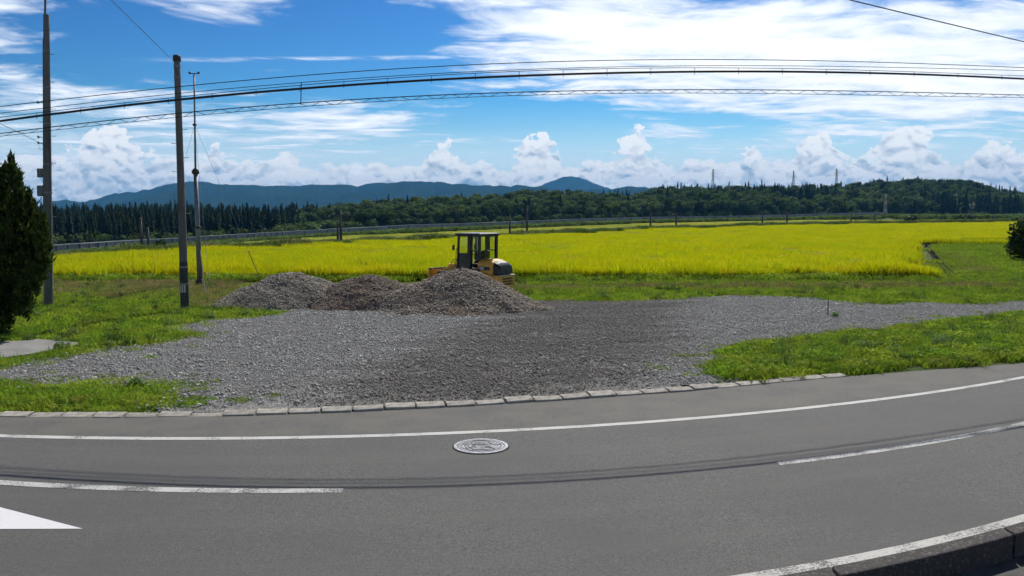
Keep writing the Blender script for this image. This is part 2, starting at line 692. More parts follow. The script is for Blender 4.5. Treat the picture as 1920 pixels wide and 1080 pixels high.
# near edge: where each bearing meets the inner kerb
t0 = np.zeros_like(az_cols)
for i, a in enumerate(az_cols):
    lo, hi = 0.5, 80.0
    fn = lambda d: d - (float(near_line(math.tan(a) * d)) - 0.14)
    for _ in range(50):
        mid = (lo + hi) / 2
        if fn(mid) > 0: hi = mid
        else: lo = mid
    t0[i] = lo
d0 = D0(colx)
for f in np.linspace(0, 1, 24) ** 1.6:
    rows.append(row(t0 + (d0 - t0) * f, 0.0))
dv = lerp_tab(colx_c, VIx, VID)
zv = elev_z(colx_c, lerp_tab(colx_c, VIx, VIy), dv) - 1.25
dp = d0 * 1.06 + 2 + (dv - d0 * 1.06) * 0.42
zp = elev_z(colx_c, lerp_tab(colx_c, PFx, PFy), dp)
bz = 0.22 + 0.0010 * d0
rows.append(row(d0 + 1.0, bz))
rows.append(row(d0 * 1.02 + 1.5, bz))
rows.append(row(d0 * 1.06 + 2.0, 0.6 * np.minimum(0, zp)))
rows.append(row(dp, zp))
rows.append(row(dp * 0.55 + dv * 0.45, zp * 0.5 + zv * 0.5 - 0.2))
rows.append(row(dv - 1.5, zv))
rows.append(row(dv + 3, zv))
dfb = np.interp(colx_c, FBx, FBD)
zfb = elev_z(colx_c, np.interp(colx_c, FBx, FBy), dfb)
rows.append(row((dv + dfb) / 2, np.minimum(zv, zfb) - 0.8))
drg = np.interp(colx_c, RGx, RGD)
zrg = elev_z(colx_c, np.interp(colx_c, RGx, RGy), drg) - np.interp(colx_c, TREE_X, TREE_Y)
for f in np.linspace(0, 1, 12):
    d = dfb + (drg - dfb) * f
    g_ = math.sin(f * math.pi / 2) ** 1.1
    rows.append(row(d, zfb + (zrg - zfb) * g_ + (fbm(colx_c * 0.012, f * 6 + 0 * colx_c, 3, 5) - 0.5) * 7 * math.sin(f * math.pi)))
HILL0, HILL1 = len(rows) - 12, len(rows) - 1
rows.append(row(drg + 160, zrg * 0.3 - 4))
rows.append(row(1600, -6))
rows.append(row(9000, -6))
R = np.array(rows)
nr, nc = R.shape[:2]
ids = np.arange(nr * nc).reshape(nr, nc)
gf = np.stack([ids[:-1, :-1], ids[:-1, 1:], ids[1:, 1:], ids[1:, :-1]], -1).reshape(-1, 4)

M_ground = material('soil and turf', (0.045, 0.075, 0.016), (0.11, 0.10, 0.045), scale=0.5, rough=0.95, bump_s=0.6, bump_scale=9, coords='World', spec=0.1, contrast=(0.40, 0.72))
ground = link('ground', np_mesh('ground', R.reshape(-1, 3), gf), M_ground, smooth=True)
tag(ground, kind='structure')

# lower yard on the camera's side of the near kerb
xs = np.linspace(-60, 60, 121)
yard_v = [(x, float(inner_kerb(x)) + 0.06, -0.2) for x in xs] + [(x, -60, -0.2) for x in xs]
n = len(xs)
yard = MB().add(yard_v, [(i, i + n, i + n + 1, i + 1) for i in range(n - 1)]).build('pavement', material('yard concrete', (0.12, 0.115, 0.11), (0.07, 0.07, 0.065), 2.0, 0.9, 0.5, 30, coords='World', spec=0.2))
tag(yard, kind='structure')


# ------------------------------------------------------------------ road
def strip(name, x0, x1, fa, fb, z, mat, parent=None, step=0.25):
    n_ = max(2, int((x1 - x0) / step) + 1)
    xs_ = np.linspace(x0, x1, n_)
    v = [(x, float(fa(x)), z) for x in xs_] + [(x, float(fb(x)), z) for x in xs_]
    return MB().add(v, [(i, i + 1, i + 1 + n_, i + n_) for i in range(n_ - 1)]).build(name, mat, parent)


def asphalt():
    m = bpy.data.materials.new('asphalt')
    m.use_nodes = True
    t = m.node_tree
    E.tree = t
    b = t.nodes['Principled BSDF']
    co = t.nodes.new('ShaderNodeNewGeometry').outputs['Position']
    grain = noise(co, 55, 4, 0.75)
    blot = noise(co, 0.35, 5, 0.6)
    sp = t.nodes.new('ShaderNodeSeparateXYZ')
    t.links.new(co, sp.inputs[0])
    X, Y = E(sp.outputs[0]), E(sp.outputs[1])
    along = noise(vec(X * 0.10, Y * 1.4 - X * X * 0.03 - X * 0.25), 1.0, 5, 0.6)
    c0 = cmix(sstep(grain, 0.34, 0.68), (0.050, 0.050, 0.049), (0.155, 0.152, 0.146))
    mid_g = noise(co, 24, 3, 0.75)
    c0 = cmix(sstep(mid_g, 0.50, 0.72) * 0.7, c0, (0.155, 0.152, 0.146))
    c0 = cmix(sstep(mid_g, 0.46, 0.30) * 0.7, c0, (0.048, 0.048, 0.048))
    c0 = cmix(sstep(blot, 0.38, 0.66) * 0.7, c0, (0.085, 0.084, 0.084))
    c0 = cmix(sstep(along, 0.42, 0.70) * 0.35, c0, (0.125, 0.118, 0.105))
    speck = sstep(noise(co, 45, 2, 0.5), 0.72, 0.80)
    c0 = cmix(speck * 0.6, c0, (0.36, 0.35, 0.33))
    dark = sstep(noise(co, 33, 2, 0.5), 0.70, 0.77)
    c0 = cmix(dark * 0.7, c0, (0.015, 0.015, 0.015))
    # pale dust swept to the strip by the far kerb
    edge = (X * X * 0.02115 + X * 0.1981 + 12.31) - Y
    dust = sstep(edge, 0.25, -0.35) * sstep(noise(co, 1.3, 5, 0.6), 0.25, 0.65)
    c0 = cmix(dust * 0.6, c0, (0.15, 0.14, 0.115))
    t.links.new(c0, b.inputs['Base Color'])
    b.inputs['Roughness'].default_value = 0.85
    b.inputs['Specular IOR Level'].default_value = 0.25
    bn = t.nodes.new('ShaderNodeBump')
    bn.inputs['Strength'].default_value = 0.7
    bn.inputs['Distance'].default_value = 0.006
    t.links.new(grain.s, bn.inputs['Height'])
    t.links.new(bn.outputs[0], b.inputs['Normal'])
    return m


def paint(name, wear, col=(0.62, 0.62, 0.60)):
    """road paint worn through to the asphalt in grains"""
    m = bpy.data.materials.new(name)
    m.use_nodes = True
    t = m.node_tree
    E.tree = t
    b = t.nodes['Principled BSDF']
    co = t.nodes.new('ShaderNodeNewGeometry').outputs['Position']
    gr = noise(co, 38, 4, 0.75) * 0.6 + noise(co, 2.2, 4, 0.6) * 0.4
    f = sstep(gr, wear - 0.05, wear + 0.05)
    t.links.new(cmix(f, (0.10, 0.10, 0.098), col), b.inputs['Base Color'])
    b.inputs['Roughness'].default_value = 0.8
    b.inputs['Specular IOR Level'].default_value = 0.3
    return m


ROADZ = 0.02
M_asphalt = asphalt()
road = strip('road', -45, 45, lambda x: near_line(x) - 0.14, lambda x: kerb_line(x) + 0.03, ROADZ, M_asphalt, step=0.5)
tag(road, kind='structure')
off = lambda f, d: (lambda x: f(x) + d)
edge_paint = paint('edge paint', 0.43, (0.50, 0.50, 0.48))
strip('edge_line', -40, 40, off(far_line, -0.065), off(far_line, 0.085), ROADZ + 0.004, edge_paint, road)['label'] = 'long white edge line along the far side of the road'
dash = paint('worn centre paint', 0.485, (0.48, 0.48, 0.46))
e0 = strip('centre_dash', -9.5, -1.95, off(centre_line, -0.08), off(centre_line, 0.08), ROADZ + 0.004, dash, road)
e0['label'] = 'white centre dash on the left stretch of the road'
e1 = strip('centre_dash', 3.4, 12, off(centre_line, -0.085), off(centre_line, 0.075), ROADZ + 0.004, dash, road)
e1['label'] = 'worn white centre dash on the right stretch of the road'
strip('edge_line', -30, 30, off(near_line, -0.09), off(near_line, 0.07), ROADZ + 0.004, paint('near edge paint', 0.46, (0.48, 0.47, 0.44)), road)['label'] = 'white edge line beside the near kerb'
aw = MB()
tri = [(-9.0, 8.33), (-4.34, 8.385), (-5.56, 9.02), (-7.4, 9.95), (-8.6, 9.6)]
aw.add([(x, y, ROADZ + 0.004) for x, y in tri], [(0, 1, 2, 3, 4)])
aw.build('arrow_marking', paint('fresh arrow paint', 0.355, (0.66, 0.66, 0.68)), road)['label'] = 'bright white painted arrow point at the edge of the frame'


# ------------------------------------------------------------------ kerbs, each block its own piece
rng = random.Random(4)
M_kerb = material('kerb concrete', (0.50, 0.47, 0.41), (0.27, 0.25, 0.22), 5.0, 0.9, 0.5, 60, spec=0.2, rnd=0.12)
far_kerb = empty('kerb', (0, 14, 0))
far_kerb.name = 'kerb'
tag(far_kerb, kind='structure')
x = -8.6
PITCHK = 0.505
def kerb_mesh(L, w, h, slope):
    m = MB()
    prof = [(0, -0.03), (0, h * 0.55), (slope, h), (w, h), (w, -0.03)]
    vs_ = []
    for s in (-L / 2, L / 2):
        vs_ += [(s, a, b) for a, b in prof]
    k_ = len(prof)
    fs = [tuple(range(k_)), tuple(range(2 * k_ - 1, k_ - 1, -1))] + [(i, i + k_, (i + 1) % k_ + k_, (i + 1) % k_) for i in range(k_)]
    m.add(vs_, fs)
    me = bpy.data.meshes.new('kerb_block')
    me.from_pydata(m.v, [], m.f)
    me.update()
    me.materials.append(M_kerb)
    return me
kms = [kerb_mesh(PITCHK - gp, w_, h_, s_) for gp, w_, h_, s_ in ((0.022, 0.22, 0.060, 0.09), (0.03, 0.21, 0.055, 0.08), (0.04, 0.23, 0.068, 0.10), (0.026, 0.20, 0.05, 0.07))]
while x < 6.4:
    sl = (float(kerb_line(x + 0.3)) - float(kerb_line(x - 0.3))) / 0.6
    dxk = PITCHK / math.hypot(1, sl)
    xc = x + dxk / 2
    o = link('kerb_block', kms[rng.randrange(4)], None, far_kerb, bevel=0.012)
    sink = -0.026 if xc < -4.6 else (-0.010 if xc < -3.4 else (-0.016 if xc > 3.8 else 0.0))
    o.location = Vector((xc, float(kerb_line(xc)) - 0.0 + rng.uniform(-.012, .012), ROADZ + sink + rng.uniform(-.006, .006))) - far_kerb.location
    o.rotation_euler = (rng.uniform(-.03, .04), rng.uniform(-.02, .02), math.atan(sl) + rng.uniform(-.025, .025))
    x += dxk

near_kerb = empty('kerb', (3, 7, 0))
tag(near_kerb, kind='structure')
M_kerb2 = material('darkened kerb concrete', (0.075, 0.068, 0.064), (0.22, 0.20, 0.185), 30.0, 0.9, 0.8, 70, spec=0.2, contrast=(0.5, 0.75))  # shade of the camera-side face is put into the blocks' dark base colour
def near_block(xa, xb):
    n_ = 7
    xs_ = np.linspace(xa + 0.012, xb - 0.012, n_)
    v, fs = [], []
    for q in xs_:
        ya, yb = float(near_line(q)) - 0.10, float(near_line(q)) - 0.31
        v += [(q, ya, -0.3), (q, ya, 0.045), (q, yb, 0.045), (q, yb, -0.3)]
    for i in range(n_ - 1):
        for j in range(4):
            fs.append((i * 4 + j, i * 4 + (j + 1) % 4, i * 4 + 4 + (j + 1) % 4, i * 4 + 4 + j))
    fs += [(0, 3, 2, 1), tuple((n_ - 1) * 4 + j for j in range(4))]
    m = MB()
    m.add([Vector(p) - near_kerb.location for p in v], fs)
    m.build('kerb_block', M_kerb2, near_kerb, bevel=0.02)
xa = 2.86 - 2.1 * 5
while xa < 18:
    near_block(xa, xa + 2.1)
    xa += 2.1

# ------------------------------------------------------------------ gravel yard
lot_px = [(-420, 702), (0, 700), (30, 690), (130, 668), (300, 645), (372, 632), (300, 618), (380, 603), (470, 595), (520, 588), (420, 580), (410, 566), (700, 552), (1000, 566), (1160, 566), (1280, 562), (1370, 555), (1500, 559), (1640, 574), (1700, 568), (1845, 573), (1980, 560), (2300, 560), (2300, 585), (1920, 590), (1760, 606), (1660, 622), (1500, 643), (1390, 662), (1345, 690), (1345, 706)]
lot = [tuple(G(*p)[:2]) for p in lot_px]
lot += [(X_, float(kerb_line(X_)) + 0.12) for X_ in np.linspace(3.9, -5.4, 20)]
lot += [tuple(G(*p)[:2]) for p in ((312, 768), (318, 722), (250, 727), (150, 726), (0, 727), (-420, 740))]
lx, ly = [p[0] for p in lot], [p[1] for p in lot]
cs = 0.2
gx, gy = np.meshgrid(np.arange(min(lx), max(lx), cs), np.arange(min(ly), max(ly), cs))
wx, wy = gx + (fbm(gx * 1.3, gy * 1.3, 3, 3) - .5) * 0.9, gy + (fbm(gx * 1.3, gy * 1.3, 3, 9) - .5) * 0.9
ok = inside(wx + cs / 2, wy + cs / 2, lot) & (gy > kerb_line(gx) + 0.12)
vid = np.arange((gx.shape[0] + 1) * (gx.shape[1] + 1)).reshape(gx.shape[0] + 1, gx.shape[1] + 1)
VX, VY = np.meshgrid(np.append(np.arange(min(lx), max(lx), cs)[:gx.shape[1]], min(lx) + cs * gx.shape[1]), np.append(np.arange(min(ly), max(ly), cs)[:gx.shape[0]], min(ly) + cs * gx.shape[0]))
rut = np.exp(-((VY - 21.5 - 0.16 * VX + 0.5 * np.sin(VX * 0.4)) / 0.35) ** 2) + np.exp(-((VY - 23.4 - 0.16 * VX) / 0.35) ** 2) + np.exp(-((VY - 18.6 - 0.3 * VX) / 0.3) ** 2)
VZ = 0.026 + (fbm(VX * 1.5, VY * 1.5, 3, 1) - .5) * 0.012 - 0.012 * rut * (VX > -4) * (VX < 9)
q = np.stack([vid[:-1, :-1], vid[:-1, 1:], vid[1:, 1:], vid[1:, :-1]], -1)[ok]
used, inv = np.unique(q, return_inverse=True)
lot_me = np_mesh('gravel_yard', np.stack([VX.ravel(), VY.ravel(), VZ.ravel()], 1)[used], inv.reshape(-1, 4))


def dirt_mask(X, Y):
    """damp, driven-over soil from the entrance to the heaps"""
    swath = sstep(E.op('ABSOLUTE', X + 0.6 - (Y - 14.0) * 0.24), 5.5, 1.0)
    dirt = noise(vec(X * 0.20 + Y * 0.05, Y * 0.95 - X * 0.18), 1.0, 7, 0.66)
    return sstep(dirt * 0.75 + swath * 0.33, 0.46, 0.72)


def gravel_mat():
    m = bpy.data.materials.new('crushed stone')
    m.use_nodes = True
    t = m.node_tree
    E.tree = t
    b = t.nodes['Principled BSDF']
    co = t.nodes.new('ShaderNodeNewGeometry').outputs['Position']
    sp = t.nodes.new('ShaderNodeSeparateXYZ')
    t.links.new(co, sp.inputs[0])
    X, Y = E(sp.outputs[0]), E(sp.outputs[1])
    vn = t.nodes.new('ShaderNodeTexVoronoi')
    vn.inputs['Scale'].default_value = 24
    t.links.new(co, vn.inputs['Vector'])
    cs_ = E(vn.outputs['Distance'])
    sc = t.nodes.new('ShaderNodeSeparateColor')
    t.links.new(vn.outputs['Color'], sc.inputs[0])
    c0 = cmix(sstep(E(sc.outputs[0]), 0.0, 1.0), (0.19, 0.188, 0.178), (0.41, 0.406, 0.388))
    c0 = cmix(sstep(cs_, 0.25, 0.75) * 0.65, c0, (0.08, 0.079, 0.077))
    c0 = cmix(dirt_mask(X, Y) * 0.5, c0, (0.10, 0.092, 0.082))
    fine = noise(co, 9, 5, 0.7)
    c0 = cmix(sstep(fine, 0.52, 0.72) * 0.35, c0, (0.12, 0.105, 0.088))
    t.links.new(c0, b.inputs['Base Color'])
    b.inputs['Roughness'].default_value = 0.92
    b.inputs['Specular IOR Level'].default_value = 0.2
    bn = t.nodes.new('ShaderNodeBump')
    bn.inputs['Strength'].default_value = 1.0
    bn.inputs['Distance'].default_value = 0.03
    t.links.new((cs_ * -1.0 + fine * 0.6).s, bn.inputs['Height'])
    t.links.new(bn.outputs[0], b.inputs['Normal'])
    return m


M_gravel = gravel_mat()
yard_g = link('gravel_ground', lot_me, M_gravel, smooth=True)
tag(yard_g, kind='structure')

# concrete slab at the foot of the tree
sl_px = [(-200, 690), (0, 676), (60, 668), (146, 650), (148, 646), (70, 640), (0, 645), (-200, 655)]
sl = [G(*p) for p in sl_px]
m = MB()
ns = len(sl)
m.add([(p[0], p[1], 0.06) for p in sl] + [(p[0], p[1], -0.02) for p in sl], [tuple(range(ns))] + [(i, i + ns, (i + 1) % ns + ns, (i + 1) % ns) for i in range(ns)])
slab = m.build('concrete_path', material('slab concrete', (0.27, 0.265, 0.25), (0.20, 0.20, 0.19), 1.2, 0.9, 0.3, 40, spec=0.2))
tag(slab, kind='structure')

# ------------------------------------------------------------------ mountains
def range_mesh(name, pts, Dm, depth, seed, amp, spur):
    xs_ = np.linspace(pts[0][0], pts[-1][0], 1300)
    top = np.interp(xs_, [p[0] for p in pts], [p[1] for p in pts])
    kern = np.hanning(9); kern /= kern.sum()
    top = np.convolve(np.pad(top, 4, mode='edge'), kern, 'valid')
    top = top - (fbm(xs_ * 0.07, 0 * xs_, 5, seed) - 0.5) * 5.0
    ztop = elev_z(xs_, top, Dm)
    rows_ = []
    nrow = 46
    for i in range(nrow):
        f = i / (nrow - 1)
        D = Dm - depth * (1 - f)
        z = -8 + (ztop + 8) * (f ** 1.15)
        sp_ = (fbm(xs_ * spur + 3 * (1 - f), f * 2.2 + 0 * xs_, 5, seed + 20) - 0.5) * amp * math.sin(f * math.pi * 0.97) ** 0.8
        rows_.append(np.stack([(xs_ - CX) / F * D, np.full_like(xs_, D), z + sp_], 1))
    rows_.append(np.stack([(xs_ - CX) / F * (Dm + depth * 0.8), np.full_like(xs_, Dm + depth * 0.8), 0 * xs_ - 8], 1))
    A = np.array(rows_)
    ii = np.arange(A.shape[0] * A.shape[1]).reshape(A.shape[:2])
    ff = np.stack([ii[:-1, :-1], ii[:-1, 1:], ii[1:, 1:], ii[1:, :-1]], -1).reshape(-1, 4)
    return np_mesh(name, A.reshape(-1, 3), ff)


M_mtn = material('wooded mountain', (0.010, 0.024, 0.012), (0.020, 0.038, 0.016), 0.006, 1.0, 0.9, 0.02, coords='World', spec=0.0)
M_mtn.node_tree.nodes['Bump'].inputs['Distance'].default_value = 25
ridge = [(-900, 372), (-300, 366), (0, 385), (80, 392), (95, 380), (125, 374), (150, 379), (165, 379), (220, 361), (260, 359), (300, 350), (355, 339), (380, 339), (430, 347), (450, 344), (500, 349), (560, 347), (610, 345), (640, 346), (675, 349), (692, 343), (760, 340), (810, 340), (850, 344), (925, 350), (970, 347), (1000, 351), (1060, 356), (1150, 354), (1175, 348), (1210, 351), (1260, 357), (1400, 362), (1800, 366), (2300, 360), (2800, 370)]
mt = link('mountains', range_mesh('mountains', ridge, 5200, 1900, 3, 95, 0.022), M_mtn, smooth=True)
tag(mt, kind='structure')
peak = [(860, 400), (940, 372), (1000, 352), (1030, 342), (1052, 332.5), (1068, 330.5), (1085, 332), (1110, 341), (1130, 350), (1165, 362), (1240, 400)]
pk = link('mountain_peak', range_mesh('mountain_peak', peak, 7600, 1500, 8, 40, 0.02), M_mtn, smooth=True)
tag(pk, kind='structure')

# ------------------------------------------------------------------ vegetation kinds
def blades(n_, size, h, w, lean, seed, droop=0.0, square=True, tmid=0.55):
    """n bent blades, three triangles each"""
    r = np.random.default_rng(seed)
    if square:
        bx, by = r.uniform(-size / 2, size / 2, n_), r.uniform(-size / 2, size / 2, n_)
    else:
        rad, an = size / 2 * np.sqrt(r.uniform(0, 1, n_)), r.uniform(0, 2 * np.pi, n_)
        bx, by = rad * np.cos(an), rad * np.sin(an)
    hh = h[0] + (h[1] - h[0]) * r.beta(2, 2, n_)
    ww = r.uniform(w[0], w[1], n_) / 2
    a = r.uniform(0, 2 * np.pi, n_)
    ln = r.uniform(lean[0], lean[1], n_) * hh
    dxy = np.stack([np.cos(a), np.sin(a)], 1)
    b = r.uniform(0, np.pi, n_)
    side = np.stack([np.cos(b), np.sin(b)], 1)
    base = np.stack([bx, by, np.zeros(n_)], 1)
    mid = base.copy(); mid[:, :2] += dxy * (ln * 0.35)[:, None]; mid[:, 2] = hh * tmid * (1 + droop * .5)
    tip = base.copy(); tip[:, :2] += dxy * ln[:, None]; tip[:, 2] = hh * (1 - droop)
    s3 = np.concatenate([side, np.zeros((n_, 1))], 1) * ww[:, None]
    v = np.stack([base - s3, base + s3, mid - s3, mid + s3, tip], 1).reshape(-1, 3)
    o = np.arange(n_)[:, None] * 5
    f = np.concatenate([o + [0, 1, 3], o + [0, 3, 2], o + [2, 3, 4]], 1).reshape(-1, 3)
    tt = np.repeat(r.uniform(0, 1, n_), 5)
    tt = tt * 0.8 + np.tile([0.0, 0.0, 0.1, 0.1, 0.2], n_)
    return v, f, tt


def merge(parts):
    V, Fc, T, o = [], [], [], 0
    for v, f, t in parts:
        V.append(v); Fc.append(f + o); T.append(t); o += len(v)
    return np.concatenate(V), np.concatenate(Fc), np.concatenate(T)


def leaves(n_, cen, rad, size, seed, shell=0.55, up=0.3, aspect=0.6):
    """leaf quads (two triangles) spread through an ellipsoid, thicker towards the outside"""
    r = np.random.default_rng(seed)
    d = r.normal(size=(n_, 3)); d /= np.linalg.norm(d, axis=1)[:, None]
    rr = (shell + (1 - shell) * r.uniform(0, 1, n_)) * r.uniform(0.85, 1.12, n_)
    c_ = np.asarray(cen) + d * rr[:, None] * np.asarray(rad)
    nrm = d + r.normal(size=(n_, 3)) * 0.7 + np.array([0, 0, up])
    nrm /= np.linalg.norm(nrm, axis=1)[:, None]
    t1 = np.cross(nrm, r.normal(size=(n_, 3))); t1 /= np.linalg.norm(t1, axis=1)[:, None]
    t2 = np.cross(nrm, t1)
    s = r.uniform(size[0], size[1], n_)[:, None] / 2
    v = np.stack([c_ - t1 * s, c_ - t2 * s * aspect, c_ + t1 * s, c_ + t2 * s * aspect], 1).reshape(-1, 3)
    o = np.arange(n_)[:, None] * 4
    f = np.concatenate([o + [0, 1, 2], o + [0, 2, 3]], 1).reshape(-1, 3)
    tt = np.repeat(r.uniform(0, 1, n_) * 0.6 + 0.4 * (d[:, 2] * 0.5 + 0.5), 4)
    return v, f, tt


def poly_points(poly, dens, seed, jitter_noise=0.0):
    r = np.random.default_rng(seed)
    a = np.array(poly)
    x0, x1, y0, y1 = a[:, 0].min(), a[:, 0].max(), a[:, 1].min(), a[:, 1].max()
    n_ = int((x1 - x0) * (y1 - y0) * dens)
    X, Y = r.uniform(x0, x1, n_), r.uniform(y0, y1, n_)
    wx_, wy_ = X, Y
    if jitter_noise:
        wx_ = X + (fbm(X * 0.9, Y * 0.9, 3, seed) - .5) * jitter_noise
        wy_ = Y + (fbm(X * 0.9, Y * 0.9, 3, seed + 7) - .5) * jitter_noise
    k_ = inside(wx_, wy_, poly)
    return X[k_], Y[k_], r


def gpoly(pts): return [tuple(G(*p)[:2]) for p in pts]


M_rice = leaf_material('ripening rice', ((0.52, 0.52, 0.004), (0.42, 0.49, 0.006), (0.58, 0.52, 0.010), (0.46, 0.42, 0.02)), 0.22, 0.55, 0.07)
M_grass = leaf_material('verge grass', ((0.19, 0.32, 0.022), (0.30, 0.38, 0.035), (0.10, 0.19, 0.018), (0.26, 0.22, 0.07)), 0.9, 0.40, 0.28)
M_dry = leaf_material('dry grass', ((0.36, 0.27, 0.12), (0.28, 0.24, 0.10), (0.17, 0.22, 0.05)), 1.2, 0.3, 0.2)
M_weed = leaf_material('bank weeds', ((0.10, 0.17, 0.03), (0.16, 0.21, 0.05), (0.22, 0.22, 0.10)), 0.12, 0.35, 0.25)
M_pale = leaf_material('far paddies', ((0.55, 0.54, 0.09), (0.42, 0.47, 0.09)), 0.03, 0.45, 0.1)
M_shrub = leaf_material('shrub leaves', ((0.085, 0.15, 0.035), (0.14, 0.20, 0.05)), 0.1, 0.35, 0.35)

# rice: a canopy sheet with standing blades through and above it
rice_poly = [(-48, 40.6)] + [(X_, 41.0 + 0.25 * math.sin(X_ * 0.9)) for X_ in np.linspace(-34, 20.2, 30)] + [(20.6, 42), (30.5, 63.5), (40.6, 85)]
upper_poly = [(40.6, 86.5), (130, 84)]
L0xs = [1885, 1470, 1280, 960, 640, 310, 97, -150, -366]
far_edge = []
for x_ in (2100, 1885, 1470, 1280, 960, 640, 310, 97, -200, -360):
    D = float(D0(x_))
    far_edge.append(((x_ - CX) / F * D, D - 0.6))
rice_all = rice_poly + [(40.2, 86.8), (90, 86.0), (130, 85)] + far_edge
cs = 1.5
gx, gy = np.meshgrid(np.arange(-48, 215, cs), np.arange(40, 300, cs))
ok = np.ones(gx.shape, bool)
for ddx in (-1.3, cs + 1.3):
    for ddy in (-2.6, cs + 0.4):
        ok &= inside(gx + ddx, gy + ddy, rice_all)
VX, VY = np.meshgrid(np.arange(-48, 215 + cs, cs)[:gx.shape[1] + 1], np.arange(40, 300 + cs, cs)[:gx.shape[0] + 1])
VZ = 0.60 + (fbm(VX * 0.35, VY * 0.35, 4, 2) - .5) * 0.22
vid = np.arange(VX.size).reshape(VX.shape)
q = np.stack([vid[:-1, :-1], vid[:-1, 1:], vid[1:, 1:], vid[1:, :-1]], -1)[ok]
used, inv = np.unique(q, return_inverse=True)
canopy_me = np_mesh('rice_canopy', np.stack([VX.ravel(), VY.ravel(), VZ.ravel()], 1)[used], inv.reshape(-1, 4), np.full(len(used), 0.12))
canopy = link('rice_crop', canopy_me, M_rice, smooth=True)
tag(canopy, 'golden ripening rice crop filling the wide paddy field', 'rice', kind='stuff')
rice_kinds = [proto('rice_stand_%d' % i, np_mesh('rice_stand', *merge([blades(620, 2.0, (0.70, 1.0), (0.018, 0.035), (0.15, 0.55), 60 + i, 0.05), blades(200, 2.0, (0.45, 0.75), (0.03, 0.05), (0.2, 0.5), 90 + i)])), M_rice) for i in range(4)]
PX, PY, r = poly_points(rice_all, 0.62, 11)
keep = (np.abs(PX) < PY * 0.75 + 4) & (r.uniform(0, 1, len(PX)) < np.clip(75 / PY, 0.22, 1))
# lodged spots and wheel gaps where the stand is thin
keep &= fbm(PX * 0.25, PY * 0.8, 3, 21) > 0.33
PX, PY = PX[keep], PY[keep]
inn = np.ones(len(PX), bool)
for ddx in (-0.55, 0.55):
    for ddy in (-0.6, 0.6):
        inn &= inside(PX + ddx, PY + ddy, rice_all)
PX, PY = PX[inn], PY[inn]
fx_ = r.uniform(-36, 20, 420)
PX, PY = np.append(PX, fx_), np.append(PY, 41.3 + r.uniform(0, 1.4, 420))
n_ = len(PX)
sc_ = r.uniform(0.88, 1.12, n_) * np.clip(0.95 + (fbm(PX * 0.12, PY * 0.12, 3, 4) - .5) * 0.5, 0.8, 1.15)
sc_[-420:] *= r.uniform(0.45, 0.85, 420)
rice = scatter('rice_stalks', np.stack([PX, PY, 0 * PX], 1), sc_, r.integers(0, 4, n_) * (np.pi / 2), r.integers(0, 4, n_), rice_kinds)
tag(rice, 'standing rice stalks above the golden paddy canopy', 'rice', kind='stuff')

# turf
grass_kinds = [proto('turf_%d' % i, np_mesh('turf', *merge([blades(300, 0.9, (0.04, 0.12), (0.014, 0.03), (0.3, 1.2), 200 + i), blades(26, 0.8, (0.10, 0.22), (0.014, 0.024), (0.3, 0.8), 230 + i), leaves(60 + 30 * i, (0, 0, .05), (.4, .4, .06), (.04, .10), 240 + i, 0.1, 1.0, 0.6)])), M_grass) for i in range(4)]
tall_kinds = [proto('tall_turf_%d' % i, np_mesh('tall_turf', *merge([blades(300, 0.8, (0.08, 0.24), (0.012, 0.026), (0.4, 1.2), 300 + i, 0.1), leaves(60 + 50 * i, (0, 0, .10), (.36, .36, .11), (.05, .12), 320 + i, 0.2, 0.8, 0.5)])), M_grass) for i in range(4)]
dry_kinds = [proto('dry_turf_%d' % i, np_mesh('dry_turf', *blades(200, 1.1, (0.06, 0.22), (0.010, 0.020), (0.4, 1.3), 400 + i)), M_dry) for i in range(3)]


def turf(name, polys, dens, kinds, seed, sc=(0.7, 1.2), label='', z=0.0, thin=0.0, cull=None, jit=0.8):
    AX, AY = [], []
    for i, pl_ in enumerate(polys):
        X, Y, r_ = poly_points(pl_, dens, seed + i * 13, jit)
        AX.append(X); AY.append(Y)
    X, Y = np.concatenate(AX), np.concatenate(AY)
    k_ = np.abs(X) < Y * 0.8 + 5
    k_ &= Y > kerb_line(X) + 0.35
    if thin:
        k_ &= fbm(X * 0.6, Y * 0.6, 3, seed) > thin
    if cull is not None:
        k_ &= ~cull(X, Y)
    X, Y = X[k_], Y[k_]
    n2 = len(X)
    r_ = np.random.default_rng(seed)
    s = r_.uniform(sc[0], sc[1], n2) * (0.75 + 0.5 * fbm(X * 0.5, Y * 0.5, 3, seed + 3))
    o = scatter(name, np.stack([X, Y, np.full(n2, z)], 1), s, r_.uniform(0, 6.28, n2), r_.integers(0, len(kinds), n2), kinds)
    tag(o, label, 'grass', kind='stuff')
    return o


left_verge = gpoly([(-500, 545), (100, 533), (420, 530), (560, 545), (480, 566), (405, 572), (415, 581), (515, 588), (470, 596), (380, 604), (300, 619), (368, 631), (300, 646), (130, 669), (30, 691), (0, 701), (-500, 702)])
slab_poly = [(p[0], p[1]) for p in sl]
turf('grass', [left_verge], 7.0, grass_kinds, 500, (0.75, 1.25), 'bright green grass around the utility poles beside the tree', cull=lambda X, Y: inside(X, Y, slab_poly) | inside(X - 0.5, Y, slab_poly) | inside(X, Y - 0.3, slab_poly) | inside(X, Y + 0.25, slab_poly) | ((Y > 34.5) & (fbm(X * .6, Y * .6, 3, 44) > 0.62)), thin=0.24)
turf('grass', [gpoly([(-500, 738), (0, 728), (250, 729), (318, 724), (314, 766), (150, 783), (-500, 785)])], 11.0, grass_kinds, 520, (0.6, 1.0), 'patchy grass between the kerb and the gravel', thin=0.30, jit=0.9)
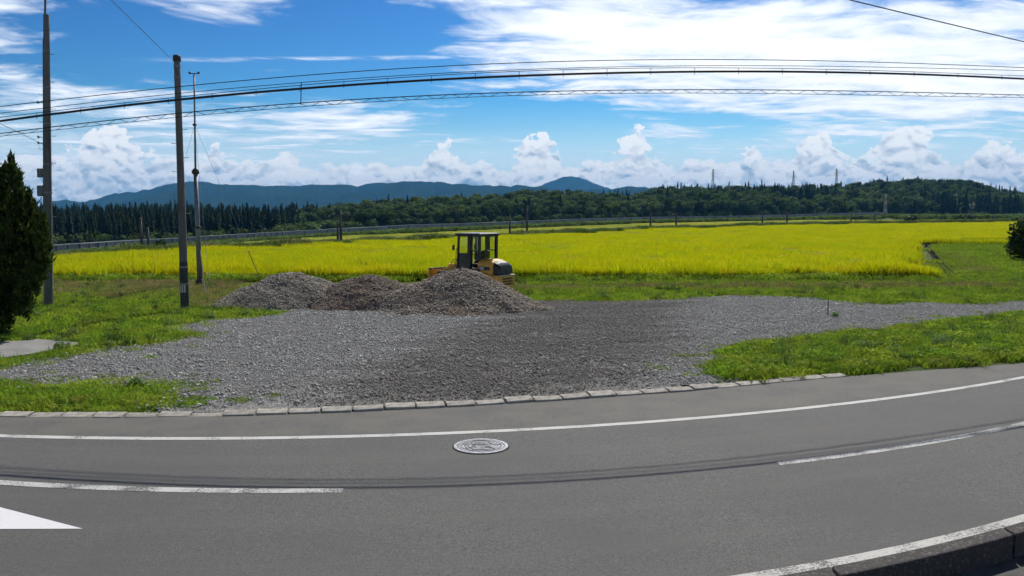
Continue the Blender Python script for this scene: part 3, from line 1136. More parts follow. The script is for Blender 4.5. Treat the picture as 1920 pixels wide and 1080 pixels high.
right_verge = gpoly([(1347, 706), (1345, 690), (1392, 661), (1500, 642), (1660, 623), (1740, 612), (1920, 591), (2500, 582), (2500, 650), (1920, 690), (1700, 702), (1480, 716), (1400, 722)])
turf('grass', [right_verge], 14.0, tall_kinds, 540, (0.6, 1.1), 'lush green grass verge between road and gravel', jit=0.7, thin=0.22, cull=lambda X, Y: Y < kerb_line(X) + 0.46)
strip_poly = gpoly([(955, 527), (1300, 526), (1740, 520), (2400, 515), (2400, 556), (1980, 559), (1845, 572), (1700, 567), (1640, 573), (1500, 558), (1370, 554), (1280, 561), (1160, 565), (1000, 565), (940, 550)])
def brown_strip(X, Y):
    return (np.abs(Y - (36.6 + 0.4 * np.sin(X * 0.35))) < 0.75 * fbm(X * 0.5, Y, 3, 8)) & (X > 0) & (fbm(X * 0.3, Y * .3, 3, 18) > 0.5)
turf('grass', [strip_poly], 6.5, grass_kinds, 560, (0.8, 1.3), 'grass strip between the rice and the gravel', cull=brown_strip, thin=0.24)
turf('grass', [[(-36, 39.9), (-10, 40.1), (20.5, 40.3), (21, 41.6), (-36, 41.3)]], 5.0, tall_kinds, 610, (1.2, 1.9), 'taller green grass at the foot of the rice', jit=0.3)
turf('dry_grass', [gpoly([(60, 529), (440, 529), (430, 556), (330, 562), (60, 556)]), gpoly([(960, 536), (1920, 534), (1920, 545), (960, 546)]), gpoly([(330, 545), (440, 540), (430, 575), (370, 575)])], 2.4, dry_kinds, 580, (0.8, 1.3), 'dry brown grass along the rice edge', jit=0.4)
mown = [(20.9, 41.6), (21.9, 41.6), (23.0, 42.0), (60, 42), (110, 84), (42, 86)]
turf('grass', [mown], 3.2, grass_kinds, 600, (1.0, 1.6), 'mown grass field beyond the drainage channel', cull=lambda X, Y: np.abs(X - (22.2 + (Y - 42.5) * 0.455)) < 0.42, thin=0.15)
turf('dry_grass', [[(23.4, 42.6), (24.6, 42.6), (36, 68), (34.5, 68)]], 1.5, dry_kinds, 640, (0.8, 1.3), 'tan dry strip in the mown grass beside the channel', jit=0.8)

# stray tufts creeping from the verges into the gravel, and coarse weeds in the verges
def fringe(polys, n_, spread, seed):
    r_ = np.random.default_rng(seed)
    X, Y = [], []
    for pl_ in polys:
        a = np.array(pl_); b = np.roll(a, -1, 0)
        L = np.linalg.norm(b - a, axis=1)
        i = r_.choice(len(a), n_, p=L / L.sum())
        f = r_.uniform(0, 1, n_)[:, None]
        p = a[i] * (1 - f) + b[i] * f + r_.normal(size=(n_, 2)) * spread
        X.append(p[:, 0]); Y.append(p[:, 1])
    return np.concatenate(X), np.concatenate(Y), r_


low_left = gpoly([(-500, 738), (0, 728), (250, 729), (318, 724), (314, 766), (150, 783), (-500, 785)])
X, Y, r_ = fringe([left_verge, right_verge, low_left, strip_poly], 420, 0.55, 660)
k_ = (Y > kerb_line(X) + 0.4) & (np.abs(X) < Y * 0.75) & (Y < 36)
X, Y = X[k_], Y[k_]
o = scatter('grass', np.stack([X, Y, 0 * X + 0.02], 1), r_.uniform(0.18, 0.5, len(X)), r_.uniform(0, 6.28, len(X)), r_.integers(0, 4, len(X)), grass_kinds)
tag(o, 'stray grass tufts creeping over the gravel edges', 'grass', kind='stuff')
M_coarse = leaf_material('coarse verge weeds', ((0.09, 0.17, 0.03), (0.16, 0.24, 0.05), (0.24, 0.26, 0.09)), 1.5, 0.35, 0.3)
coarse_kinds = [proto('coarse_weed_%d' % i, np_mesh('coarse_weed', *merge([leaves(50, (0, 0, .10), (.20, .20, .10), (.06, .13), 670 + i, 0.2, 0.7, 0.45), blades(18, 0.3, (0.15, 0.42), (0.010, 0.018), (0.2, 0.6), 680 + i, 0.0, False)])), M_coarse) for i in range(4)]
XA, YA, r_ = poly_points(left_verge, 1.1, 672)
XB, YB, _ = poly_points(right_verge, 2.2, 673)
XC, YC, _ = poly_points(strip_poly, 0.8, 674)
X, Y = np.concatenate([XA, XB, XC]), np.concatenate([YA, YB, YC])
k_ = (Y > kerb_line(X) + 0.45) & (np.abs(X) < Y * 0.75) & ~inside(X, Y, slab_poly)
X, Y = X[k_], Y[k_]
o = scatter('verge_weeds', np.stack([X, Y, 0 * X], 1), r_.uniform(0.6, 1.25, len(X)), r_.uniform(0, 6.28, len(X)), r_.integers(0, 4, len(X)), coarse_kinds)
tag(o, 'coarse leafy weeds mixed into the grass verges', 'weeds', kind='stuff')

# gravel stones
def stones(n_, size, rad, seed, flat=0.6):
    r = np.random.default_rng(seed)
    c_ = np.stack([r.uniform(-size / 2, size / 2, n_), r.uniform(-size / 2, size / 2, n_), np.zeros(n_)], 1)
    rr = r.uniform(rad[0], rad[1], n_) * (1 + (r.uniform(0, 1, n_) > 0.95) * 0.8)
    return stone_at(c_, rr, r, flat)


def stone_at(c_, rr, r, flat=0.65):
    n_ = len(c_)
    base = np.array([[1, 0, 0], [0, 1, 0], [-1, 0, 0], [0, -1, 0], [0, 0, 1], [0, 0, -1]], float)
    v = base[None] * r.uniform(0.6, 1.25, (n_, 6, 1)) + r.normal(size=(n_, 6, 3)) * 0.16
    a = r.uniform(0, 6.28, n_)
    ca, sa = np.cos(a), np.sin(a)
    x_, y_ = v[:, :, 0] * ca[:, None] - v[:, :, 1] * sa[:, None], v[:, :, 0] * sa[:, None] + v[:, :, 1] * ca[:, None]
    v = np.stack([x_, y_, v[:, :, 2] * flat], -1) * rr[:, None, None] + c_[:, None, :]
    f0 = np.array([[0, 1, 4], [1, 2, 4], [2, 3, 4], [3, 0, 4], [1, 0, 5], [2, 1, 5], [3, 2, 5], [0, 3, 5]])
    f = (np.arange(n_)[:, None, None] * 6 + f0[None]).reshape(-1, 3)
    return v.reshape(-1, 3), f, np.repeat(r.uniform(0, 1, n_), 6)


def stone_mat(name, a, b, tan=None, dirt=None):
    m = bpy.data.materials.new(name)
    m.use_nodes = True
    t = m.node_tree
    E.tree = t
    p = t.nodes['Principled BSDF']
    at = t.nodes.new('ShaderNodeAttribute')
    at.attribute_name = 'tint'
    c0 = cmix(E(at.outputs['Fac']), a, b)
    if tan:
        co = t.nodes.new('ShaderNodeNewGeometry').outputs['Position']
        c0 = cmix(sstep(noise(co, 0.7, 4, 0.6), 0.48, 0.66) * 0.8, c0, tan)
    if dirt:
        co = t.nodes.new('ShaderNodeNewGeometry').outputs['Position']
        sp = t.nodes.new('ShaderNodeSeparateXYZ')
        t.links.new(co, sp.inputs[0])
        c0 = cmix(dirt_mask(E(sp.outputs[0]), E(sp.outputs[1])) * 0.66, c0, dirt)
    t.links.new(c0, p.inputs['Base Color'])
    p.inputs['Roughness'].default_value = 0.9
    p.inputs['Specular IOR Level'].default_value = 0.25
    return m


M_stone = stone_mat('loose stone', (0.19, 0.188, 0.178), (0.50, 0.496, 0.475), dirt=(0.130, 0.112, 0.092))
stone_kinds = [proto('stone_spread_%d' % i, np_mesh('stone_spread', *merge([stones(420, 1.5, (0.007, 0.020), 700 + i), stones(70, 1.5, (0.018, 0.036), 720 + i)])), M_stone) for i in range(4)]
r = np.random.default_rng(710)
PX, PY = np.meshgrid(np.arange(min(lx), max(lx), 0.74), np.arange(min(ly), max(ly), 0.74))
PX, PY = PX.ravel() + r.uniform(-.3, .3, PX.size), PY.ravel() + r.uniform(-.3, .3, PX.size)
k_ = inside(PX, PY, lot)
PX, PY = PX[k_], PY[k_]
k_ = (np.abs(PX) < PY * 0.75 + 2) & (PY > kerb_line(PX) + 0.75)
PX, PY = PX[k_], PY[k_]
n_ = len(PX)
st = scatter('gravel', np.stack([PX, PY, np.full(n_, 0.046)], 1), r.uniform(0.8, 1.15, n_), r.uniform(0, 6.28, n_), r.integers(0, 4, n_), stone_kinds)
tag(st, 'loose grey crushed stone spread over the yard', 'gravel', kind='stuff')

# ------------------------------------------------------------------ bank weeds, far paddies, shrubs, woods
def land_z(x_, D):
    """height of the land mesh at bearing column x_ and distance D (arrays)"""
    a = np.arctan((np.asarray(x_) - CX) / F)
    ci = np.clip(np.interp(a, az_cols, np.arange(nc)), 0, nc - 1.001)
    c0_ = ci.astype(int)
    fr = ci - c0_
    z = np.empty(len(a))
    for i in range(len(a)):
        col = R[:, c0_[i], :] * (1 - fr[i]) + R[:, c0_[i] + 1, :] * fr[i]
        z[i] = np.interp(D[i], col[:, 1], col[:, 2])
    return z


r = np.random.default_rng(31)
weed_kinds = [proto('weed_clump_%d' % i, np_mesh('weed_clump', *merge([blades(90, 1.5, (0.4, 1.0), (0.03, 0.07), (0.2, 0.7), 800 + i, 0.1, False), leaves(120, (0, 0, .38), (.7, .7, .4), (.12, .24), 820 + i, 0.3, 0.6)])), M_weed) for i in range(4)]
n_ = 2400
wxp = r.uniform(-120, 2050, n_)
dd = D0(wxp)
wD = dd + 0.6 + r.uniform(0, 1, n_) ** 1.3 * (2.2 + dd * 0.05)
wz = land_z(wxp, wD)
ws = r.uniform(0.5, 1.0, n_) * (0.8 + dd / 290) * (0.6 + 0.8 * fbm(wxp * 0.02, wD * 0.2, 3, 6))
bank = scatter('bank_vegetation', np.stack([(wxp - CX) / F * wD, wD, wz - 0.05], 1), ws, r.uniform(0, 6.28, n_), r.integers(0, 4, n_), weed_kinds)
tag(bank, 'rough weeds on the bank behind the rice field', 'weeds', kind='stuff')

# far paddies as a standing crop on the land behind the bank
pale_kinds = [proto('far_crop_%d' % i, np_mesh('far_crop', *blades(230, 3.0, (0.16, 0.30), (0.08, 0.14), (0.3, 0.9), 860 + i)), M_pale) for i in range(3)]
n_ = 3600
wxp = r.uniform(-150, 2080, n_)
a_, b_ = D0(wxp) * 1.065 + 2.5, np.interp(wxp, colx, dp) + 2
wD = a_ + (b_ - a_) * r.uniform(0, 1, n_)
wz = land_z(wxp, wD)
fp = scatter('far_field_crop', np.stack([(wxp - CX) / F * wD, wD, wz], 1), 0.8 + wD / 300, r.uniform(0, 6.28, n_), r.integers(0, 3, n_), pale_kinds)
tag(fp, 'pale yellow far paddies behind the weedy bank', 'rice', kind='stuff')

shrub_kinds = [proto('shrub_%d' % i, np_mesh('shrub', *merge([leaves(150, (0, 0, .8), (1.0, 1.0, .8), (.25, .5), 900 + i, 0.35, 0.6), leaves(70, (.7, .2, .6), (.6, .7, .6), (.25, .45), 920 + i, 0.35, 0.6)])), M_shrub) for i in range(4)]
n_ = 3200
wxp = r.uniform(-150, 2050, n_)
a_, b_ = np.interp(wxp, colx, dp) + 3, np.interp(wxp, colx, dv) - 2.0
wD = a_ + (b_ - a_) * r.uniform(0, 1, n_)
wz = land_z(wxp, wD)
topz = elev_z(wxp, lerp_tab(wxp, VIx, VIy), wD)
s = r.uniform(0.4, 1.0, n_) * (0.5 + 1.0 * fbm(wxp * 0.015, wD * 0.05, 3, 61)) * (0.75 + wD / 450)
s = np.minimum(s * 1.25, np.maximum(0.10, (topz - wz - 0.95) / 1.75 + 0.30))
us = scatter('undergrowth', np.stack([(wxp - CX) / F * wD, wD, wz - 0.1], 1), s, r.uniform(0, 6.28, n_), r.integers(0, 4, n_), shrub_kinds)
tag(us, 'dense green scrub below the railway parapet', 'shrubs', kind='stuff')


# woods
def conifer(seed, h=12.0, w=2.6):
    r_ = np.random.default_rng(seed)
    parts = []
    n2 = 230
    t = r_.uniform(0, 1, n2) ** 0.8
    z = h * (0.12 + 0.88 * t)
    rad = w * (1 - t) ** 0.75 * r_.uniform(0.55, 1.0, n2) + 0.12
    a = r_.uniform(0, 6.28, n2)
    d = np.stack([np.cos(a), np.sin(a), 0 * a], 1)
    sd = np.stack([-np.sin(a), np.cos(a), 0 * a], 1)
    root = np.stack([0 * z, 0 * z, z + 0.25], 1) + d * (rad * 0.15)[:, None]
    tip = np.stack([0 * z, 0 * z, z - 0.30 * rad], 1) + d * rad[:, None]
    wd = (0.28 + 0.35 * rad)[:, None] * 0.62
    mid = root * 0.4 + tip * 0.6
    v = np.stack([root, mid - sd * wd, tip, mid + sd * wd], 1).reshape(-1, 3)
    o = np.arange(n2)[:, None] * 4
    f = np.concatenate([o + [0, 1, 2], o + [0, 2, 3]], 1).reshape(-1, 3)
    parts.append((v, f, np.repeat(r_.uniform(0, 1, n2) * 0.7 + 0.3 * t, 4)))
    # leader and stem
    v = np.array([[-.16, 0, 0], [.16, 0, 0], [0, 0, h * 1.06], [0, -.16, 0], [0, .16, 0], [0, 0, h * 1.06]])
    parts.append((v, np.array([[0, 1, 2], [3, 4, 5]]), np.zeros(6)))
    return merge(parts)


def broadleaf(seed, h=10.0):
    r_ = np.random.default_rng(seed)
    parts = []
    for i in range(8):
        a = r_.uniform(0, 6.28)
        q_ = r_.uniform(0.2, 1.0)
        c_ = (math.cos(a) * 2.6 * q_, math.sin(a) * 2.6 * q_, h * (0.42 + 0.40 * r_.uniform(0, 1) * (1.1 - 0.4 * q_)))
        rd = r_.uniform(1.3, 2.2)
        parts.append(leaves(75, c_, (rd, rd, rd * 0.75), (0.6, 1.15), seed * 10 + i, 0.6, 0.7))
    v = np.array([[-.25, 0, 0], [.25, 0, 0], [0, 0, h * .7], [0, -.25, 0], [0, .25, 0], [0, 0, h * .7]])
    parts.append((v, np.array([[0, 1, 2], [3, 4, 5]]), np.zeros(6)))
    return merge(parts)


M_con = leaf_material('cedar foliage', ((0.020, 0.044, 0.014), (0.028, 0.054, 0.018)), 0.02, 0.15, 0.35)
M_brd = leaf_material('broadleaf foliage', ((0.06, 0.105, 0.026), (0.11, 0.16, 0.04)), 0.012, 0.30, 0.5)
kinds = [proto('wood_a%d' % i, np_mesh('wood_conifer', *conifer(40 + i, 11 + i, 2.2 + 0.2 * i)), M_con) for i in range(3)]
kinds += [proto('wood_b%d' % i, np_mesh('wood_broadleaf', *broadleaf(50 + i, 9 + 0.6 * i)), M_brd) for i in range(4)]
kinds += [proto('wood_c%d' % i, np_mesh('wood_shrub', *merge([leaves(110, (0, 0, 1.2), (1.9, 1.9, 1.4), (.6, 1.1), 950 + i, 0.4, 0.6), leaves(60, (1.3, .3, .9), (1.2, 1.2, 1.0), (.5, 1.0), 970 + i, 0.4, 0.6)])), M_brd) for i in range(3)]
n_ = 9800
r = np.random.default_rng(77)
wxp = r.uniform(-420, 2380, n_)
tt = r.uniform(0, 1, n_) ** 0.9
tt[:900] = r.uniform(0.95, 1.02, 900)          # crest
tt[900:1500] = r.uniform(-0.03, 0.05, 600)     # edge of the wood
tt[8300:] = r.uniform(-0.05, 0.12, n_ - 8300)
fbD, rgD = np.interp(wxp, FBx, FBD), np.interp(wxp, RGx, RGD)
wD = fbD + (rgD - fbD) * tt
patch = fbm(wxp * 0.006 + 10, tt * 3.0, 3, 15)
pc = np.where(wxp < 560, 0.90, np.where(wxp < 1240, 0.30, 0.44))
is_con = (patch + (pc - 0.5) * 0.9 + r.uniform(-.07, .07, n_)) > 0.5
is_con |= (tt > 0.94) & (wxp > 1240) & (wxp < 1620) & (r.uniform(0, 1, n_) < 0.75)
# a cleared slope beside the plantation
clear = (np.abs(wxp - 600) < 75) & (tt < 0.22)
wz = land_z(wxp, wD)
idx = np.where(is_con, r.integers(0, 3, n_), 3 + r.integers(0, 4, n_))
s = r.uniform(0.6, 1.2, n_) * np.where(is_con, 0.9, 1.0)
s = np.where(wxp < 560, s * 0.92, s) * np.clip(wD / 480, 0.8, 1.15)
s = np.where((tt > 0.9) & ~is_con, s * 0.85, s)
s[clear] *= 0.22
low_ = np.arange(n_) >= 8300
idx = np.where(low_, 7 + r.integers(0, 3, n_), idx)
s = np.where(low_, r.uniform(0.7, 1.5, n_), s)
woods = scatter('forest', np.stack([(wxp - CX) / F * wD, wD, wz - 0.3], 1), s, r.uniform(0, 6.28, n_), idx, kinds)
tag(woods, 'dark mixed forest covering the hills behind the fields', 'forest', kind='stuff')

# ------------------------------------------------------------------ heaps of stone
def heap(name, cx, cy, rx0, rx1, ry, H, seed, mat_m, mat_s, label, n_st, srad, group):
    root = empty(name, (cx, cy, 0))
    tag(root, label, 'gravel heap', group)
    N_ = 90
    u, v = np.meshgrid(np.linspace(-1.15, 1.15, N_), np.linspace(-1.15, 1.15, N_))
    def hz_(u, v):
        wob = 1 + (fbm(u * 1.6 + seed, v * 1.6, 3, seed) - .5) * 0.55
        rr_ = np.sqrt(u * u + v * v) * wob
        f = 1 - (np.sqrt(rr_ * rr_ + 0.05) - 0.2236) / (math.sqrt(1.05) - 0.2236)
        return H * f + (fbm(u * 7, v * 7, 4, seed + 2) - .5) * 0.16
    def xy(u, v): return np.where(u < 0, u * rx0, u * rx1), v * ry
    X, Y = xy(u, v)
    Z = np.maximum(hz_(u, v), -0.06)
    ii = np.arange(N_ * N_).reshape(N_, N_)
    ff = np.stack([ii[:-1, :-1], ii[:-1, 1:], ii[1:, 1:], ii[1:, :-1]], -1).reshape(-1, 4)
    Zf = Z.ravel()
    ff = ff[(Zf[ff] > -0.055).any(1)]
    us_, inv_ = np.unique(ff, return_inverse=True)
    link('mound', np_mesh('mound', np.stack([X.ravel(), Y.ravel(), Zf], 1)[us_], inv_.reshape(-1, 4)), mat_m, root, smooth=True)
    r_ = np.random.default_rng(seed)
    a, q_ = r_.uniform(0, 6.28, n_st), np.sqrt(r_.uniform(0, 1.25, n_st))
    su, sv = q_ * np.cos(a), q_ * np.sin(a)
    sx, sy = xy(su, sv)
    szz = np.maximum(hz_(su, sv), 0.0)
    rr = srad[0] + (srad[1] - srad[0]) * r_.beta(1.2, 3.5, n_st)
    st_ = link('stones', np_mesh('stones', *stone_at(np.stack([sx, sy, szz + rr * 0.15], 1), rr, r_, 0.8)), mat_s, root)
    st_['kind'] = 'stuff'
    return root


M_pile_s = stone_mat('heap stone', (0.085, 0.074, 0.062), (0.50, 0.44, 0.36), (0.26, 0.195, 0.145))
M_pile_b = stone_mat('brown heap stone', (0.075, 0.062, 0.052), (0.42, 0.35, 0.29), (0.22, 0.165, 0.125))
M_pile_g = stone_mat('grey heap stone', (0.10, 0.092, 0.082), (0.54, 0.50, 0.43))
M_mound = material('heap fines', (0.16, 0.135, 0.11), (0.24, 0.21, 0.175), 3.0, 0.95, 1.0, 25, spec=0.1)
M_moundb = material('brown fines', (0.14, 0.11, 0.088), (0.21, 0.17, 0.135), 3.0, 0.95, 1.0, 25, spec=0.1)
GH = 'heaps of crushed stone at the back of the yard'
heap('gravel_heap', -1.65, 28.9, 3.4, 2.9, 2.5, 1.28, 5, M_mound, M_pile_s, 'tallest grey-brown crushed stone heap, right in front of the wheel loader', 22000, (0.012, 0.062), GH)
heap('gravel_heap', -5.0, 29.6, 3.1, 3.0, 2.3, 1.02, 15, M_moundb, M_pile_b, 'brownish crushed stone heap between the other two heaps', 15000, (0.012, 0.06), GH)
heap('gravel_heap', -7.85, 29.9, 2.7, 3.0, 2.2, 1.12, 24, M_mound, M_pile_g, 'pale grey crushed stone heap nearest to the utility poles', 15000, (0.012, 0.055), GH)

# ------------------------------------------------------------------ roadside poles
M_conc = material('pole concrete', (0.17, 0.165, 0.16), (0.125, 0.12, 0.118), 4.0, 0.85, 0.3, 40, spec=0.3, stretch=(1, 1, 0.25))
M_steel = material('galvanised steel', (0.24, 0.25, 0.26), (0.17, 0.18, 0.19), 8.0, 0.5, metal=0.6)
M_dark = material('dark fittings', (0.03, 0.03, 0.032), rough=0.6)
M_black = material('black rubber sheath', (0.012, 0.012, 0.013), rough=0.55)
M_white = material('white plate', (0.7, 0.7, 0.68), rough=0.6)
M_boxg = material('grey box', (0.16, 0.165, 0.17), (0.12, 0.125, 0.13), 6.0, 0.6)


def pole(name, base, top, r0, r1, label, steps, bands, step_from=2.2):
    root = empty(name, base)
    tag(root, label, 'utility pole')
    ax = Vector(top) - Vector(base)
    L = ax.length
    q = Vector((0, 0, 1)).rotation_difference(ax).to_matrix()
    at = lambda z, a=0.0, rr=0.0: q @ Vector((math.cos(a) * rr, math.sin(a) * rr, z))
    rad = lambda z: r0 + (r1 - r0) * z / L
    prof = [(rad(z) * 1.0, z) for z in (-0.1, 0.02)] + [(rad(z), z) for z in np.linspace(0.3, L - 0.03, 10)] + [(r1 * 0.8, L), (0.002, L + 0.01)]
    mb = MB()
    mb.lathe(prof, (0, 0, 0), n=20)
    mb.v = [q @ Vector(p) for p in mb.v]
    mb.build('shaft', M_conc, root, smooth=True)
    z = step_from
    i = 0
    while z < steps:
        a = 0.15 + (math.pi if i % 2 else 0)
        MB().tube([at(z, a, rad(z) * 0.7), at(z, a, rad(z) + 0.14), at(z + 0.035, a, rad(z) + 0.14)], 0.009, 5).build('step_bolt', M_steel, root)
        z += 0.45
        i += 1
    for zb in bands:
        b_ = MB()
        b_.lathe([(rad(zb) + 0.002, zb - 0.03), (rad(zb) + 0.014, zb - 0.03), (rad(zb) + 0.014, zb + 0.03), (rad(zb) + 0.002, zb + 0.03)], (0, 0, 0), n=20)
        b_.v = [q @ Vector(p) for p in b_.v]
        b_.build('band', M_steel, root)
    return root, at, rad


B1, T1 = G(91, 576), P(87, 27, float(G(91, 576)[1]))
p1, at1, rad1 = pole('utility_pole', B1, T1, 0.150, 0.095, 'tall concrete utility pole with two grey boxes, beside the dark conifer', 9.2, (3.9, 4.85, 6.2, 7.4, 8.6, 9.3))
# fittings of the tall pole
for zb, hh_ in ((4.55, 0.30), (3.95, 0.36)):
    MB().box(at1(zb, math.pi, rad1(zb) + 0.10), (0.17, 0.2, hh_)).build('junction_box', M_boxg, p1, bevel=0.012)
MB().tube([at1(3.75, math.pi, 0.22), at1(3.55, math.pi, 0.23), at1(3.4, math.pi, 0.16)], 0.016, 6).build('conduit_elbow', M_dark, p1)
MB().tube([at1(z, math.pi * 0.98, rad1(z) + 0.022) for z in np.linspace(3.2, 9.0, 8)], 0.014, 6).build('conduit', M_dark, p1)
MB().tube([at1(z, -0.3, rad1(z) + 0.015) for z in np.linspace(0.0, 6.5, 8)], 0.012, 6).build('earth_wire', M_steel, p1)
MB().tube([at1(9.0, math.pi * .8, 0.09), at1(9.4, math.pi * .8, 0.11), at1(11.2, math.pi * .8, 0.02)], 0.035, 8).build('extension_mast', M_conc, p1)
for zb in (5.55, 5.75, 6.9):
    b_ = MB()
    b_.tube([at1(zb, math.pi, rad1(zb)), at1(zb, math.pi, 0.30)], 0.012, 5)
    b_.lathe([(0.0, -0.04), (0.04, -0.03), (0.03, 0.0), (0.045, 0.02), (0.0, 0.06)], at1(zb, math.pi, 0.30), n=8)
    b_.build('insulator', M_boxg, p1)

B2, T2 = G(347, 583), P(331.5, 107, float(G(347, 583)[1]))
p2, at2, rad2 = pole('utility_pole', B2, T2, 0.135, 0.095, 'plain concrete utility pole with three white stripes near its foot', 6.3, (0.9, 1.45, 7.55, 7.9), 2.3)
b_ = MB()
zz = np.linspace(0.15, 1.62, 6)
b_.lathe([(rad2(z) + 0.005, z) for z in zz], (0, 0, 0), n=20)
qq = Vector((0, 0, 1)).rotation_difference(Vector(T2) - Vector(B2)).to_matrix()
b_.v = [qq @ Vector(p) for p in b_.v]
b_.build('guard_sleeve', material('guard sleeve', (0.055, 0.055, 0.057), (0.04, 0.04, 0.042), 6.0, 0.7), p2, smooth=True)
for a in (-2.05, -1.58, -1.10):
    b_ = MB()
    rr_ = 0.135 + 0.004
    vs_ = []
    for zt in (0.62, 0.92):
        for da in (-0.13, -0.05, 0.05, 0.13):
            vs_.append(at2(zt, a + da, rad2(zt) + 0.010))
    b_.add(vs_, [(i, i + 1, i + 5, i + 4) for i in range(3)])
    b_.build('white_stripe', M_white, p2)
MB().lathe([(0.11, 0), (0.125, 0.02), (0.125, 0.16), (0.10, 0.2), (0.0, 0.21)], at2((Vector(T2) - Vector(B2)).length - 0.14), n=16).build('cap', M_dark, p2)

# ------------------------------------------------------------------ instrument mast with stays
DM = float(G(375, 538)[1])
BM = G(375, 538)
K1, K2 = P(366.5, 322, DM), P(364, 138, DM)
mast = empty('instrument_mast', BM)
tag(mast, 'slim grey steel mast with crossed sensor arms, stayed behind the striped pole', 'mast')
rel = lambda p: Vector(p) - Vector(BM)
MB().tube([(0, 0, 0), rel(K1) * 0.5, rel(K1)], [0.115, 0.10, 0.085], 14).build('lower_tube', M_steel, mast, smooth=True)
MB().tube([rel(K1), rel(K2)], [0.045, 0.032], 10).build('upper_tube', M_steel, mast, smooth=True)
MB().lathe([(0.06, -0.14), (0.15, -0.08), (0.16, 0.03), (0.07, 0.14)], rel(K1), n=14).build('collar', M_dark, mast, smooth=True)
kc = rel(P(365, 234, DM))
MB().lathe([(0.04, -0.06), (0.085, -0.03), (0.085, 0.03), (0.04, 0.06)], kc, n=12).build('stay_ring', M_dark, mast)
MB().lathe([(0.105, -0.05), (0.125, -0.04), (0.125, 0.04), (0.105, 0.05)], rel(K1) * 0.52, n=14).build('joint_band', M_dark, mast)
tp = rel(K2)
MB().tube([tp + Vector((-0.2, 0, 0)), tp + Vector((0.2, 0, 0))], 0.02, 6).build('sensor_arm', M_dark, mast)
for s_ in (-1, 1):
    MB().lathe([(0.0, -0.02), (0.05, 0.0), (0.055, 0.05), (0.03, 0.08), (0.0, 0.09)], tp + Vector((0.19 * s_, 0, 0.0)), n=10).build('sensor_cup', M_dark, mast)
MB().box((0, 0, 0.16), (0.42, 0.42, 0.36), None, 0.55).build('footing', material('footing', (0.05, 0.05, 0.05), (0.09, 0.09, 0.085), 6, 0.9), mast, bevel=0.02)
MB().tube([rel(P(372, 470, DM)) + Vector((0.12, -0.1, 0)), rel(G(386, 558))], 0.022, 6).build('stay_guard', M_black, mast)
for (sx_, sy_, dd_) in ((487, 521, 37.0), (284, 524, 40.0), (395, 560, 31.5)):
    e_ = P(sx_, sy_, dd_)
    e_[2] = max(e_[2], 0.0) if sx_ != 487 else e_[2]
    MB().tube([kc, rel(e_)], 0.006, 5).build('stay_wire', M_steel, mast)
    if sx_ != 395:
        a_ = rel(e_)
        MB().tube([a_, a_ + (kc - a_).normalized() * (1.25 if sx_ == 487 else 0.7)], 0.016 if sx_ == 487 else 0.01, 6).build('stay_guard', M_black, mast)

# ------------------------------------------------------------------ overhead lines; the cable's run is fixed by its shadow on the road
cab_px = [(0, 227), (80, 216), (213, 201), (327, 188), (427, 177), (640, 161), (760, 153), (850, 146.5), (960, 143), (1067, 139.5), (1280, 134.2), (1467, 134.5), (1640, 137), (1760, 140.7), (1920, 148)]
Ds = []
for (x_, y_) in cab_px:
    lo, hi = 6.0, 60.0
    for _ in range(60):
        D = (lo + hi) / 2
        p = P(x_, y_, D)
        sx_, sy_ = p[0] - S[0] / S[2] * p[2], p[1] - S[1] / S[2] * p[2]
        if sy_ > float(shadow_line(sx_)): hi = D
        else: lo = D
    Ds.append(D)
WD = np.polyfit([p[0] for p in cab_px], Ds, 3)
def wire_D(x_):
    q = np.clip(x_, -60, 1980)
    return np.polyval(WD, q) + (np.asarray(x_) - q) * np.polyval(np.polyder(WD), q)


def wire_points(pts, n_=90, lo=-260, hi=2180, dD=0.0):
    xs_ = np.linspace(lo, hi, n_)
    px_ = np.array([p[0] for p in pts]); py_ = np.array([p[1] for p in pts])
    c_ = np.polyfit(px_, py_, 4)
    q_ = np.clip(xs_, 0, 1920)
    ys_ = np.polyval(c_, q_) + (xs_ - q_) * np.polyval(np.polyder(c_), q_)
    return [P(a, b, float(wire_D(a)) + dD) for a, b in zip(xs_, ys_)]


GW = 'overhead lines along the road'
def wire(name, pts, r_, label, dD=0.0, n_=90):
    w = wire_points(pts, n_, dD=dD)
    o_ = w[0]
    ob = MB().tube([p - o_ for p in w], r_, 6).build(name, M_black, smooth=True)
    ob.location = o_
    tag(ob, label, 'overhead wire', GW)
    return ob, w


cable, cw = wire('overhead_cable', cab_px, 0.021, 'thickest black overhead cable, hung with small clips below the thin wires')
mess_px = [(0, 219.5), (213, 196.5), (427, 171.5), (640, 153), (853, 139.5), (1067, 131), (1280, 127), (1493, 128.5), (1707, 134.5), (1920, 142.5)]
wire('overhead_wire', mess_px, 0.006, 'thin carrier wire just above the thickest black cable', 0.02)
thin_px = [(0, 212), (213, 189), (427, 165.5), (640, 148.5), (853, 136.5), (1067, 128), (1280, 123), (1600, 125), (1920, 132.5)]
wire('overhead_wire', thin_px, 0.006, 'thin black wire second from the top of the bundle', 0.25)
top_px = [(0, 199.5), (213, 176), (427, 154), (640, 135), (853, 122.5), (1067, 116), (1280, 111.5), (1600, 115), (1920, 127)]
wire('overhead_wire', top_px, 0.0075, 'topmost black wire of the bundle crossing the sky', 0.45)
lowa_px = [(0, 249), (213, 228.5), (330, 213), (427, 202), (640, 186), (853, 177), (1067, 172), (1280, 169), (1600, 170), (1760, 173), (1920, 179)]
lowb_px = [(0, 254.5), (213, 235), (330, 219.5), (427, 211), (640, 193), (853, 182.5), (1067, 178), (1280, 176), (1600, 177), (1760, 179.5), (1920, 184)]
